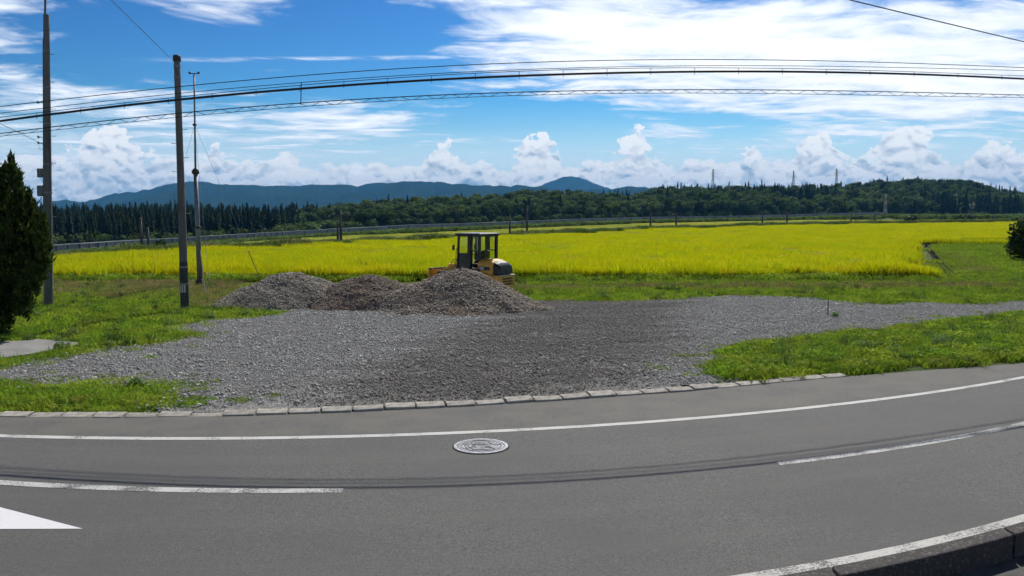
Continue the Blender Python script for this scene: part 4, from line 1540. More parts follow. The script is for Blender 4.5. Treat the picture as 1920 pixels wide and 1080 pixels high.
la, lwa = wire('overhead_cable', lowa_px, 0.0085, 'upper strand of the lowest line, wound with a wavy tie', 0.02)
lb, lwb = wire('overhead_wire', lowb_px, 0.005, 'lowest thin wire, under the wavy tie', 0.02)
# clips between carrier and cable
mw = wire_points(mess_px, 90, dD=0.02)
for i in range(3, 88, 3):
    a, b = cw[i], mw[i]
    MB().tube([a - cable.location - Vector((0, 0, 0.05)), a - cable.location + Vector((0, 0, 0.02)), b - cable.location], 0.005, 5).build('clip', M_black, cable)
# wavy tie wound round the two lowest strands
tie = []
for i in range(len(lwa) * 10 - 10):
    k_ = i / 10.0
    j = int(k_); f = k_ - j
    a = lwa[j] * (1 - f) + lwa[min(j + 1, len(lwa) - 1)] * f
    b = lwb[j] * (1 - f) + lwb[min(j + 1, len(lwb) - 1)] * f
    w = 0.5 - 0.5 * math.cos(k_ * 2 * math.pi / 1.75)
    tie.append(a * (1 - w) + b * w + Vector((0, -0.02 * math.sin(k_ * 3.6), 0)) - la.location)
MB().tube(tie, 0.004, 4).build('wavy_tie', M_black, la)
# hanger linking the bundle to the low line
xh = P(565, 155, float(wire_D(565)) - 0.03); xl = P(564, 196, float(wire_D(565)) - 0.03)
o_ = MB().tube([(0, 0, 0), Vector(xl) - Vector(xh)], 0.008, 6).build('drop_hanger', M_black)
o_.location = xh
tag(o_, 'short vertical hanger joining the upper bundle to the lowest line', 'hanger')
def lone(p, q_, r_, label, sag=0.0):
    n_ = 14
    pts = [Vector(p).lerp(Vector(q_), i / (n_ - 1)) - Vector((0, 0, sag * 4 * (i / (n_ - 1)) * (1 - i / (n_ - 1)))) for i in range(n_)]
    o = MB().tube([a - Vector(p) for a in pts], r_, 5).build('overhead_wire', M_black)
    o.location = p
    tag(o, label, 'overhead wire')
    return o
lone(at2(7.95) + B2, P(150, -58, 15.0), 0.007, 'thin wire rising from the top of the striped pole')
lone(P(1400, -48, 9.0), P(2200, 142, 16.0), 0.007, 'single thin wire slanting across the top corner of the sky', 0.02)
lone(at1(5.45) + B1, P(-160, 154, 22.0), 0.009, 'thin stay wire rising from the tall pole past the conifer')

# ------------------------------------------------------------------ manhole cover
MC = G(902, 840)
mh = empty('manhole_cover', (MC[0], MC[1], ROADZ))
tag(mh, 'round pale iron manhole cover set in the road', 'manhole cover')
M_iron = material('pale cast iron', (0.34, 0.35, 0.38), (0.17, 0.165, 0.16), 22.0, 0.5, metal=0.25)
M_irond = material('recessed iron', (0.13, 0.135, 0.15), (0.08, 0.08, 0.09), 20.0, 0.6)
M_gap = material('joint tar', (0.012, 0.012, 0.012), rough=0.9)
def ringp(name, r0, r1, z0, z1, mat, a0=0.0, a1=2 * math.pi, n_=56, ox=0.0, oy=0.0, sq=1.0):
    closed = abs(a1 - a0 - 2 * math.pi) < 1e-6
    k_ = n_ if closed else n_ + 1
    v, f = [], []
    for i in range(k_):
        a = a0 + (a1 - a0) * i / n_
        for rr_, zz_ in ((r0, z0), (r0, z1), (r1, z1), (r1, z0)):
            v.append((ox + rr_ * math.cos(a), oy + rr_ * sq * math.sin(a), zz_))
    for i in range(n_):
        j = (i + 1) % k_
        for t_ in range(3):
            f.append((i * 4 + t_, i * 4 + t_ + 1, j * 4 + t_ + 1, j * 4 + t_))
    return MB().add(v, f).build(name, mat, mh)
ringp('tar_joint', 0.372, 0.392, 0.001, 0.006, M_gap)
ringp('frame', 0.325, 0.372, 0.001, 0.014, M_iron)
lid = MB().lathe([(0.0, 0.004), (0.318, 0.004), (0.318, 0.0)], (0, 0, 0), n=56).build('lid', M_irond, mh)
def on_lid(o):
    o.parent = lid
    return o
on_lid(ringp('rim', 0.285, 0.312, 0.004, 0.013, M_iron))
on_lid(ringp('oval_emblem', 0.085, 0.115, 0.004, 0.013, M_iron, ox=-0.03, oy=0.13, sq=0.55, n_=30))
on_lid(ringp('inner_oval', 0.03, 0.055, 0.004, 0.013, M_iron, ox=-0.03, oy=0.13, sq=0.5, n_=20))
for rr_, a0, a1 in ((0.25, 0.25, 1.15), (0.25, -0.65, 0.05), (0.205, 0.3, 0.95), (0.205, -0.6, 0.1), (0.16, -0.5, 0.35), (0.25, 2.1, 2.75), (0.25, 3.0, 3.75), (0.20, 2.3, 2.9), (0.20, 3.1, 3.7), (0.15, 2.7, 3.6), (0.12, 4.1, 5.3), (0.17, 3.95, 5.45), (0.07, 3.4, 5.9)):
    on_lid(ringp('raised_arc', rr_ - 0.016, rr_ + 0.014, 0.004, 0.013, M_iron, a0, a1, 12))
for i in range(12):
    a = 3.9 + i * 0.145
    on_lid(MB().box((0.235 * math.cos(a), 0.235 * math.sin(a), 0.008), (0.024, 0.03, 0.010), Matrix.Rotation(a, 3, 'Z')).build('raised_stud', M_iron, mh))
for (bx_, by_, l_) in ((-0.02, 0.01, 0.28), (0.04, -0.045, 0.2)):
    on_lid(MB().box((bx_, by_, 0.008), (l_, 0.018, 0.009)).build('raised_bar', M_iron, mh))

# ------------------------------------------------------------------ compact wheel loader
LX, LD = (879 - CX) / F * 33.0, 33.0
ld = empty('wheel_loader', (LX, LD, 0.0), math.radians(180 - 35))
tag(ld, 'small yellow and black wheel loader with a glazed cab, parked behind the tallest heap', 'wheel loader')
M_yel = material('loader yellow', (0.80, 0.44, 0.055), (0.58, 0.31, 0.045), 5.0, 0.45, 0.05, 30, spec=0.5)
M_blk = material('loader black', (0.014, 0.014, 0.017), (0.022, 0.022, 0.025), 4.0, 0.4)
M_tyre = material('tyre rubber', (0.02, 0.02, 0.02), (0.045, 0.04, 0.035), 5.0, 0.9)
M_gry = material('loader grey', (0.10, 0.105, 0.11), rough=0.5)
M_seat = material('seat vinyl', (0.018, 0.018, 0.02), rough=0.5)
M_lampr = material('red lamp lens', (0.45, 0.02, 0.015), rough=0.25)
M_lens = material('clear lamp lens', (0.75, 0.76, 0.78), rough=0.2)
gm = bpy.data.materials.new('cab glass')
gm.use_nodes = True
gt = gm.node_tree
gt.nodes.clear()
tb = gt.nodes.new('ShaderNodeBsdfTransparent'); tb.inputs[0].default_value = (0.93, 0.96, 0.94, 1)
gb = gt.nodes.new('ShaderNodeBsdfGlossy'); gb.inputs['Roughness'].default_value = 0.03
fr = gt.nodes.new('ShaderNodeFresnel'); fr.inputs[0].default_value = 1.3
ms = gt.nodes.new('ShaderNodeMixShader')
ms.inputs[0].default_value = 0.05; gt.links.new(tb.outputs[0], ms.inputs[1]); gt.links.new(gb.outputs[0], ms.inputs[2])
go_ = gt.nodes.new('ShaderNodeOutputMaterial'); gt.links.new(ms.outputs[0], go_.inputs[0])

# chassis
MB().box((-0.35, 0, 0.62), (1.5, 0.62, 0.34)).build('chassis', M_gry, ld, bevel=0.02)
MB().box((0.72, 0, 0.66), (0.9, 0.5, 0.36)).build('front_frame', M_yel, ld, bevel=0.02)
# hood: rounded rear cover, yellow above and at the sides
def loft(sections):
    m_ = MB()
    k_ = len(sections[0])
    v = [p for s_ in sections for p in s_]
    f = [(i * k_ + j, i * k_ + (j + 1) % k_, (i + 1) * k_ + (j + 1) % k_, (i + 1) * k_ + j) for i in range(len(sections) - 1) for j in range(k_)]
    f += [tuple(range(k_ - 1, -1, -1)), tuple((len(sections) - 1) * k_ + j for j in range(k_))]
    return m_.add(v, f)
def hood_sec(x_, w, z0, z1, rnd):
    return [(x_, -w, z0), (x_, w, z0), (x_, w, z1 - rnd), (x_, w - rnd * 0.45, z1 - rnd * 0.35), (x_, w - rnd * 1.4, z1), (x_, -w + rnd * 1.4, z1), (x_, -w + rnd * 0.45, z1 - rnd * 0.35), (x_, -w, z1 - rnd)]
hood = loft([hood_sec(-0.80, 0.50, 0.92, 1.47, 0.16), hood_sec(-1.15, 0.50, 0.92, 1.48, 0.16), hood_sec(-1.42, 0.49, 0.92, 1.44, 0.17), hood_sec(-1.50, 0.485, 0.92, 1.42, 0.17)]).build('hood', M_yel, ld, bevel=0.015)
loft([hood_sec(-1.50, 0.475, 0.92, 1.41, 0.17), hood_sec(-1.68, 0.46, 0.92, 1.36, 0.17), hood_sec(-1.77, 0.43, 0.92, 1.28, 0.16)]).build('rear_grille', M_blk, ld, bevel=0.015)
for i, z in enumerate((1.00, 1.08, 1.16, 1.24)):
    MB().box((-1.785 + 0.004 * i, 0, z), (0.03, 0.66, 0.022)).build('grille_slat', M_gry, ld)
for s_ in (-1, 1):
    MB().prism([(-0.86, 1.22), (-1.34, 1.20), (-1.40, 1.08), (-0.86, 1.08)], s_ * 0.497, s_ * 0.507).build('side_vent', M_blk, hood)
    MB().prism([(-0.82, 0.97), (-1.30, 0.93), (-0.82, 1.03)], s_ * 0.4975, s_ * 0.506).build('side_stripe', M_blk, hood)
bdg = MB().prism([(-0.90, 1.19), (-1.09, 1.19), (-1.09, 1.10), (-0.90, 1.10)], 0.507, 0.513).build('badge', M_white, ld)
fc = bpy.data.curves.new('badge_number', 'FONT')
fc.body = '903'
fc.size = 0.09
fc.align_x = 'CENTER'
fc.align_y = 'CENTER'
tmp_ = bpy.data.objects.new('badge_number_curve', fc)
fme = bpy.data.meshes.new_from_object(tmp_)
bpy.data.objects.remove(tmp_)
fme.materials.clear()
fo = link('badge_number', fme, M_blk, bdg)
fo.location = (-0.995, 0.5155, 1.145)
fo.rotation_euler = (math.radians(90), 0, math.radians(180))
# counterweight
loft([[(-0.98, -0.56, 0.70), (-0.98, 0.56, 0.70), (-0.98, 0.56, 0.92), (-0.98, -0.56, 0.92)],
      [(-1.30, -0.57, 0.52), (-1.30, 0.57, 0.52), (-1.30, 0.57, 0.92), (-1.30, -0.57, 0.92)],
      [(-1.66, -0.55, 0.40), (-1.66, 0.55, 0.40), (-1.66, 0.55, 0.90), (-1.66, -0.55, 0.90)],
      [(-1.84, -0.47, 0.34), (-1.84, 0.47, 0.34), (-1.84, 0.47, 0.86), (-1.84, -0.47, 0.86)]]).build('counterweight', M_yel, ld, bevel=0.03)
MB().box((-1.72, 0, 0.885), (0.28, 0.98, 0.035)).build('rear_ledge', material('worn pale paint', (0.62, 0.55, 0.38), (0.5, 0.42, 0.25), 6, 0.5), ld, bevel=0.01)
for z in (0.56, 0.66, 0.76):
    MB().box((-1.835, 0, z), (0.05, 0.62, 0.05)).build('weight_slot', M_blk, ld)
for s_ in (-1, 1):
    MB().lathe([(0.0, 0), (0.055, 0), (0.06, 0.03), (0.0, 0.045)], (-1.50, s_ * 0.56, 0.72), 'Y', 12).build('tail_lamp', M_lampr, ld)
    MB().lathe([(0.0, 0), (0.03, 0), (0.03, 0.03), (0.0, 0.035)], (-1.55, s_ * 0.56, 0.56), 'Y', 10).build('reflector', M_lampr, ld)
MB().tube([(-1.84, 0, 0.40), (-1.98, 0, 0.40)], 0.035, 8).build('tow_pin', M_blk, ld)
# wheels
def wheel(x_, y_):
    w_ = MB()
    w_.lathe([(0.22, -0.13), (0.38, -0.14), (0.43, -0.10), (0.445, 0.0), (0.43, 0.10), (0.38, 0.14), (0.22, 0.13)], (x_, y_, 0.445), 'Y', 28)
    for i in range(18):
        a = i * 2 * math.pi / 18
        for s_ in (-1, 1):
            aa = a + (0.17 if s_ > 0 else 0)
            c_ = Vector((x_ + 0.435 * math.cos(aa), y_ + s_ * 0.065, 0.445 + 0.435 * math.sin(aa)))
            w_.box(c_, (0.05, 0.13, 0.045), Matrix.Rotation(-aa, 3, 'Y') @ Matrix.Rotation(s_ * 0.5, 3, 'X'))
    wo_ = w_.build('wheel', M_tyre, ld)
    s_ = 1 if y_ > 0 else -1
    MB().lathe([(0.0, 0.02 * s_), (0.09, 0.02 * s_), (0.10, 0.05 * s_), (0.13, 0.03 * s_), (0.21, 0.06 * s_), (0.225, 0.13 * s_), (0.24, 0.13 * s_)], (x_, y_, 0.445), 'Y', 24).build('rim', M_yel, wo_, smooth=True)
for x_ in (-1.12, 0.72):
    for y_ in (-0.50, 0.50):
        wheel(x_, y_)
for s_ in (-1, 1):
    MB().prism([(-0.55, 0.80), (-0.72, 0.95), (-1.0, 0.98), (-1.0, 0.93), (-0.76, 0.90), (-0.60, 0.78)], s_ * 0.36, s_ * 0.62).build('rear_fender', M_blk, ld)
    MB().prism([(0.30, 0.86), (0.42, 0.97), (1.02, 0.97), (1.12, 0.86), (1.06, 0.86), (0.99, 0.93), (0.45, 0.93), (0.36, 0.84)], s_ * 0.36, s_ * 0.62).build('front_fender', M_blk, ld)
    MB().box((-0.25, s_ * 0.50, 0.48), (0.42, 0.20, 0.03)).build('step_plate', M_blk, ld)
    MB().box((-0.25, s_ * 0.50, 0.70), (0.42, 0.14, 0.025)).build('step_plate', M_blk, ld)
# cab
cab = MB().box((-0.43, 0, 0.97), (1.0, 1.12, 0.28)).build('cab_base', M_blk, ld, bevel=0.02)
X0, X1, YW = -0.93, 0.07, 0.55
rf = MB().box((-0.42, 0, 2.395), (1.22, 1.26, 0.095)).box((-0.42, 0, 2.35), (1.04, 1.12, 0.05)).build('roof', M_blk, ld, bevel=0.025)
MB().box((-0.42, 0, 2.448), (1.08, 1.12, 0.018)).build('roof_skin', material('roof top paint', (0.33, 0.34, 0.36), rough=0.4), rf, bevel=0.006)
for s_ in (-1, 1):
    y_ = s_ * YW
    MB().bar((X1 + 0.05, y_, 1.06), (X1 - 0.02, y_, 2.36), 0.075).build('front_pillar', M_blk, ld, bevel=0.01)
    MB().bar((-0.47, y_, 1.08), (-0.50, y_, 2.36), 0.15).build('middle_pillar', M_blk, ld, bevel=0.01)
    MB().bar((X0 + 0.02, y_ * 0.98, 1.44), (X0 + 0.0, y_ * 0.98, 2.36), 0.10).build('rear_pillar', M_blk, ld, bevel=0.01)
    MB().bar((X1 + 0.02, y_, 1.67), (-0.47, y_, 1.68), 0.035, 0.05).build('door_rail', M_blk, ld)
    MB().bar((-0.49, y_, 1.80), (X0 + 0.01, y_ * 0.98, 1.78), 0.03, 0.045).build('window_rail', M_blk, ld)
    MB().prism([(X1 + 0.03, 1.09), (-0.45, 1.09), (-0.46, 1.66), (X1 + 0.01, 1.66)], s_ * 0.538, s_ * 0.548).build('door_panel' if s_ > 0 else 'door_panel', material('door tint', (0.02, 0.035, 0.035), rough=0.2), ld)
    MB().prism([(X1 + 0.01, 1.69), (-0.46, 1.70), (-0.48, 2.33), (X1 - 0.02, 2.33)], s_ * 0.540, s_ * 0.546).build('door_glass', gm, ld)
    MB().prism([(-0.50, 1.44), (X0 + 0.02, 1.44), (X0, 2.33), (-0.52, 2.33)], s_ * 0.532, s_ * 0.538).build('side_glass', gm, ld)
    MB().tube([(X1 + 0.08, s_ * 0.57, 2.02), (X1 + 0.14, s_ * 0.66, 2.05), (X1 + 0.14, s_ * 0.66, 1.9)], 0.012, 6).build('mirror_arm', M_blk, ld)
    MB().box((X1 + 0.14, s_ * 0.68, 1.90), (0.04, 0.12, 0.19)).build('mirror', M_blk, ld, bevel=0.01)
    MB().tube([(X1 + 0.06, s_ * 0.575, 1.15), (X1 + 0.10, s_ * 0.61, 1.2), (X1 + 0.06, s_ * 0.61, 1.85), (X1 + 0.03, s_ * 0.575, 1.9)], 0.014, 6).build('grab_rail', M_blk, ld)
    MB().lathe([(0.0, 0), (0.05, 0), (0.055, 0.05), (0.0, 0.06)], (X0 + 0.1, s_ * 0.42, 2.27), 'Z', 10).build('work_lamp', M_lens, ld)
MB().add([(X1 + 0.05, -0.52, 1.12), (X1 + 0.05, 0.52, 1.12), (X1 - 0.01, 0.52, 2.33), (X1 - 0.01, -0.52, 2.33)], [(0, 1, 2, 3)]).build('windscreen', gm, ld).modifiers.new('thickness', 'SOLIDIFY').thickness = 0.006
MB().add([(X0 + 0.01, -0.50, 1.48), (X0 + 0.01, 0.50, 1.48), (X0, 0.50, 2.33), (X0, -0.50, 2.33)], [(0, 3, 2, 1)]).build('rear_glass', gm, ld).modifiers.new('thickness', 'SOLIDIFY').thickness = 0.006
seat = MB().box((-0.55, 0, 1.22), (0.46, 0.46, 0.14)).build('seat', M_seat, ld, bevel=0.04)
MB().box((-0.78, 0, 1.52), (0.13, 0.44, 0.56), Matrix.Rotation(-0.15, 3, 'Y')).build('seat_back', M_seat, seat, bevel=0.05)
MB().tube([(0.0, 0, 1.05), (-0.16, 0, 1.50)], 0.03, 8).build('steering_column', M_blk, ld)
sw = MB()
for i in range(20):
    a0, a1 = i * 2 * math.pi / 20, (i + 1) * 2 * math.pi / 20
    fpt = lambda a: (-0.17 + 0.07 * math.cos(a), 0.17 * math.sin(a), 1.52 + 0.15 * math.cos(a))
    sw.tube([fpt(a0), fpt(a1)], 0.014, 5)
sw.build('steering_wheel', M_blk, ld)
MB().box((-0.45, -0.36, 1.30), (0.4, 0.12, 0.3)).build('side_console', M_gry, ld, bevel=0.02)
# loader arms, cylinders and coupler
for s_ in (-1, 1):
    y_ = s_ * 0.26
    MB().prism([(0.18, 1.20), (0.42, 1.26), (1.05, 1.02), (1.50, 0.72), (1.52, 0.58), (1.38, 0.58), (1.0, 0.86), (0.20, 1.04)], y_ - 0.045, y_ + 0.045).build('lift_arm', M_yel, ld, bevel=0.012)
    MB().prism([(0.10, 0.80), (0.34, 0.80), (0.34, 1.32), (0.12, 1.32)], y_ + 0.05 * s_, y_ + 0.085 * s_).build('tower_plate', M_yel, ld, bevel=0.008)
    MB().tube([(0.30, y_ * 0.7, 0.78), (0.95, y_ * 0.7, 0.90)], 0.045, 10).build('lift_cylinder', M_blk, ld, smooth=True)
    MB().box((1.58, y_ * 1.25, 0.72), (0.10, 0.05, 0.62)).build('coupler_ear', M_yel, ld, bevel=0.01)
    MB().tube([(0.2, y_ * .4, 1.30), (0.35, y_ * .4, 1.44), (0.65, y_ * .4, 1.42), (0.85, y_ * .4, 1.20)], 0.014, 6).build('hose', M_blk, ld, smooth=True)
    MB().lathe([(0.0, 0), (0.055, 0), (0.06, 0.05), (0.0, 0.06)], (0.20, s_ * 0.42, 1.34), 'Z', 12).build('head_lamp', M_lens, ld)
MB().tube([(0.35, 0, 1.22), (0.92, 0, 1.16)], 0.05, 10).build('tilt_cylinder', M_yel, ld, smooth=True)
MB().bar((0.92, 0, 1.22), (1.08, 0, 0.72), 0.07, 0.12).build('tilt_lever', M_yel, ld, bevel=0.01)
MB().bar((1.05, 0, 0.78), (1.56, 0, 0.82), 0.06, 0.08).build('tilt_link', M_yel, ld)
MB().box((1.62, 0, 0.70), (0.06, 0.98, 0.60)).build('coupler', M_yel, ld, bevel=0.01)
MB().box((1.60, 0.0, 1.03), (0.08, 1.0, 0.05)).build('coupler_bar', M_blk, ld)
bk = MB()
prof = [(1.66, 0.62), (1.66, 0.20), (1.76, 0.06), (2.20, 0.03), (2.32, 0.03), (2.20, 0.07), (1.80, 0.11), (1.72, 0.24), (1.72, 0.62)]
bk.prism(prof, -0.72, 0.72)
bk.build('bucket', M_yel, ld, bevel=0.006)
for s_ in (-1, 1):
    MB().prism([(1.66, 0.62), (1.66, 0.20), (1.76, 0.06), (2.20, 0.05), (1.78, 0.62)], s_ * 0.72, s_ * 0.74).build('bucket_side', M_yel, ld)

# ------------------------------------------------------------------ conifer at the frame's edge
def tree_bits(base_px, D):
    return P(*base_px, D)
TD = 22.2
tb_ = G(-18, 634)
tree = empty('conifer_tree', tb_)
tag(tree, 'dark dense ornamental conifer with flame-like tips at the left edge', 'tree')
M_bark = material('conifer bark', (0.05, 0.036, 0.028), (0.09, 0.07, 0.055), 8.0, 0.95, 0.8, 30)
trel = lambda x_, y_, dD=0.0: P(x_, y_, TD + dD) - tb_
MB().tube([(0, 0, -0.1), trel(-20, 590), trel(-25, 500), trel(-30, 400), trel(-28, 320)], [0.20, 0.16, 0.13, 0.08, 0.03], 9).build('trunk', M_bark, tree, smooth=True)
lobes = [(2, 372, 14, 46, 0.0, 1), (23, 328, 5, 36, -0.1, 1), (38, 356, 4.5, 30, -0.3, 1), (30, 372, 5, 30, -0.2, 1), (11, 348, 6, 36, 0.1, 1), (-3, 340, 6, 34, 0.1, 1), (-34, 372, 26, 56, 0.3, 1), (-70, 400, 40, 75, 0.2, 1), (14, 425, 26, 40, -0.2, 0), (54, 430, 20, 30, -0.1, 0), (72, 436, 10, 28, -0.1, 1), (82, 446, 6, 26, 0.0, 1), (52, 402, 8, 26, -0.2, 1), (64, 408, 6, 24, -0.1, 1), (40, 398, 10, 28, 0.0, 1), (70, 475, 14, 30, 0.0, 0), (68, 510, 12, 26, 0.0, 0), (42, 446, 20, 34, 0.0, 0), (52, 480, 20, 36, 0.1, 0), (50, 515, 18, 32, -0.1, 0), (30, 470, 34, 56, -0.6, 0), (24, 535, 32, 42, -0.3, 0), (8, 575, 24, 34, -0.2, 0), (2, 606, 16, 26, -0.2, 0), (-30, 450, 55, 80, -0.4, 0), (-35, 540, 50, 60, -0.4, 0), (-70, 480, 55, 90, 0.3, 0), (-60, 590, 40, 40, 0.0, 0), (-100, 520, 50, 90, 0.2, 0)]
rl = random.Random(12)
for i in range(46):          # flame-shaped leaders all over the outside
    t_ = rl.random()
    yy = 385 + 190 * t_
    xr = float(np.interp(yy, [300, 360, 400, 430, 470, 510, 545, 580, 620], [10, 32, 55, 76, 80, 74, 58, 38, 20]))
    xx = xr - abs(rl.gauss(0, 26)) if i % 2 else xr + rl.uniform(-6, 9)
    lobes.append((xx, yy, rl.uniform(3.5, 6.5), rl.uniform(20, 36), rl.uniform(-0.9, 0.3), 1))
r_ = np.random.default_rng(9)
pv, pf, ptn, off_ = [], [], [], 0
for (lx_, ly_, rx_, ry_, dd_, fl) in lobes:
    c_ = np.array(trel(lx_, ly_, dd_))
    rx_m, rz_m = rx_ / F * TD, ry_ / F * TD
    n2 = int(70 + 1500 * rx_m * rz_m)
    d = r_.normal(size=(n2, 3)); d /= np.linalg.norm(d, axis=1)[:, None]
    rad_ = (0.45 + 0.55 * r_.uniform(0, 1, n2) ** 0.6)
    tz = (d[:, 2] * rad_ + 1) / 2
    shrink = np.where(fl, 1 - 0.85 * tz, 1 - 0.25 * tz)
    p = c_ + d * rad_[:, None] * np.array([rx_m, max(rx_m, 0.10 if fl else 0.35), rz_m]) * np.stack([shrink, shrink, np.ones(n2)], 1)
    up = np.array([0, 0, 1.0])
    dirv = d * 0.6 + up * (0.9 + 0.5 * fl) + r_.normal(size=(n2, 3)) * 0.25
    dirv /= np.linalg.norm(dirv, axis=1)[:, None]
    ln = r_.uniform(0.08, 0.22, n2)
    for kk in range(3):
        sv = np.cross(dirv, r_.normal(size=(n2, 3))); sv /= np.linalg.norm(sv, axis=1)[:, None]
        w_ = (ln * r_.uniform(0.12, 0.2, n2))[:, None]
        j_ = r_.normal(size=(n2, 3)) * 0.03
        tip = p + j_ + (dirv + r_.normal(size=(n2, 3)) * 0.2) * ln[:, None]
        mid = p + j_ + dirv * (ln * 0.4)[:, None]
        v = np.stack([p + j_, mid - sv * w_, tip, mid + sv * w_], 1).reshape(-1, 3)
        o2 = np.arange(n2)[:, None] * 4 + off_
        pv.append(v); pf.append(np.concatenate([o2 + [0, 1, 2], o2 + [0, 2, 3]], 1).reshape(-1, 3))
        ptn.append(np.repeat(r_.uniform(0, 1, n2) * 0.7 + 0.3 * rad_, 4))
        off_ += n2 * 4
M_jun = leaf_material('juniper foliage', ((0.018, 0.036, 0.010), (0.055, 0.09, 0.018), (0.13, 0.16, 0.03)), 3.0, 0.30, 0.0)  # third, brightest colour paints sunlit clumps into the crown
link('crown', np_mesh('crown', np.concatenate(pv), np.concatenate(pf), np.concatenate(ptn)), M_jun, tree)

# ------------------------------------------------------------------ bushes and single plants
M_bush = leaf_material('large dark leaves', ((0.030, 0.058, 0.018), (0.055, 0.085, 0.028)), 0.8, 0.2, 0.0, rough=0.35)
def bush(name, base, parts, label, cat, leaf_mat, stem_h, stem_r):
    root = empty(name, base)
    tag(root, label, cat)
    MB().tube([(0, 0, -0.05), (0.02, 0, stem_h * 0.5), (0.0, 0.02, stem_h)], [stem_r, stem_r * 0.8, stem_r * 0.4], 7).build('trunk', M_bark, root)
    link('crown', np_mesh('crown', *merge(parts)), leaf_mat, root)
    return root
RB = G(1918, 490)
bush('bush', RB, [leaves(420, (-0.2, 0, 2.1), (0.75, 0.8, 0.9), (.2, .42), 1, 0.5, 0.2, 0.45), leaves(420, (0.3, 0.3, 1.3), (1.25, 1.0, 1.0), (.2, .42), 2, 0.5, 0.2, 0.45), leaves(380, (-0.45, -0.2, 1.0), (0.75, 0.8, 0.95), (.2, .42), 3, 0.5, 0.2, 0.45), leaves(300, (1.2, 0.2, 1.8), (1.0, 0.9, 1.2), (.2, .42), 4, 0.5, 0.2, 0.45)], 'large-leaved dark bush at the right edge beside the mown field', 'bush', M_bush, 2.0, 0.09)
for (x_, y_, D_f, hh_, ww_, lab) in ((296, 486, 1.10, 1.7, 0.75, 'small dark round tree beside the pair of poles beyond the rice'), (1705, 419, 1.06, 2.6, 1.9, 'dark round bush beyond the far end of the rice field'), (1803, 418, 1.07, 2.6, 3.4, 'broad dark bush far beyond the rice, before the big hill')):
    D_ = float(D0(x_)) * D_f + 2
    z_ = float(land_z(np.array([float(x_)]), np.array([D_]))[0])
    b3 = Vector(((x_ - CX) / F * D_, D_, z_))
    bush('bush', b3, [leaves(300, (0, 0, hh_ * .58), (ww_, ww_, hh_ * .45), (.16 * ww_ + .1, .3 * ww_ + .1), int(x_), 0.3, 0.4, 0.7), leaves(150, (ww_ * .4, 0, hh_ * .8), (ww_ * .6, ww_ * .6, hh_ * .3), (.16 * ww_ + .1, .28 * ww_ + .1), int(x_) + 1, 0.3, 0.4, 0.7)], lab, 'bush', M_bush, hh_ * 0.5, 0.07)
M_wd = leaf_material('broad weed leaves', ((0.14, 0.24, 0.05), (0.24, 0.32, 0.12)), 2.0, 0.35, 0.0, rough=0.35)
for (x_, y_, h_, lab) in ((1762, 655, 0.42, 'tall broad-leaved weed with pale leaves on the grass verge'), (1622, 662, 0.34, 'small leafy weed standing in the middle of the verge'), (253, 728, 0.2, 'lone weed tuft at the gravel edge beside the left grass patch'), (1565, 596, 0.16, 'low weed tuft lying on the gravel by the thin stake')):
    b3 = G(x_, y_)
    root = empty('weed_plant', b3)
    tag(root, lab, 'weed')
    MB().tube([(0, 0, 0), (0.02, 0, h_)], [0.008, 0.004], 5).build('stem', M_wd, root)
    link('foliage', np_mesh('foliage', *merge([leaves(60, (0, 0, h_ * .6), (h_ * .8, h_ * .8, h_ * .45), (.09, .17), int(x_), 0.2, 0.6, 0.35), blades(30, h_, (h_ * .5, h_), (.015, .03), (.4, 1.0), int(x_), 0.1, False)])), M_wd, root)
sk = G(1552, 592)
stake = MB().tube([(0, 0, -0.1), (0.0, 0, 0.50)], 0.016, 7).build('marker_stake', material('rusty rod', (0.07, 0.05, 0.04), rough=0.8))
stake.location = sk
tag(stake, 'thin dark stake standing upright in the gravel', 'stake')

# ------------------------------------------------------------------ drainage channel
ch = empty('drainage_channel', (21.9, 42.3, 0))
tag(ch, 'narrow concrete drainage channel between rice and mown grass', 'channel')
M_chan = material('channel concrete', (0.16, 0.155, 0.135), (0.02, 0.03, 0.012), 1.3, 1.0, 0.4, 20, rnd=0.12, spec=0.0)
cdir = Vector((41.6 - 21.9, 86 - 42.3, 0)); clen = cdir.length; cdir.normalize()
cn = Vector((cdir[1], -cdir[0], 0))
ns_ = 22
for i in range(ns_):
    a, b = cdir * (clen * i / ns_ + 0.02), cdir * (clen * (i + 1) / ns_ - 0.02)
    for s_ in (-1, 1):
        o2 = cn * (0.17 * s_)
        MB().bar(a + o2 + Vector((0, 0, 0.05)), b + o2 + Vector((0, 0, 0.05)), 0.06, 0.18).build('wall_unit', M_chan, ch)
MB().bar(Vector((0, 0, 0.008)), cdir * clen + Vector((0, 0, 0.008)), 0.3, 0.012).build('channel_bed', material('channel shade', (0.008, 0.008, 0.007), rough=1.0, spec=0.0), ch)  # near-black bed paints in the shaded inside of the channel
hb = cdir * clen + cdir * 0.3
MB().bar(hb - cn * 0.5 + Vector((0, 0, .1)), hb + cn * 0.5 + Vector((0, 0, .1)), 0.12, 0.3).build('headwall', M_chan, ch)

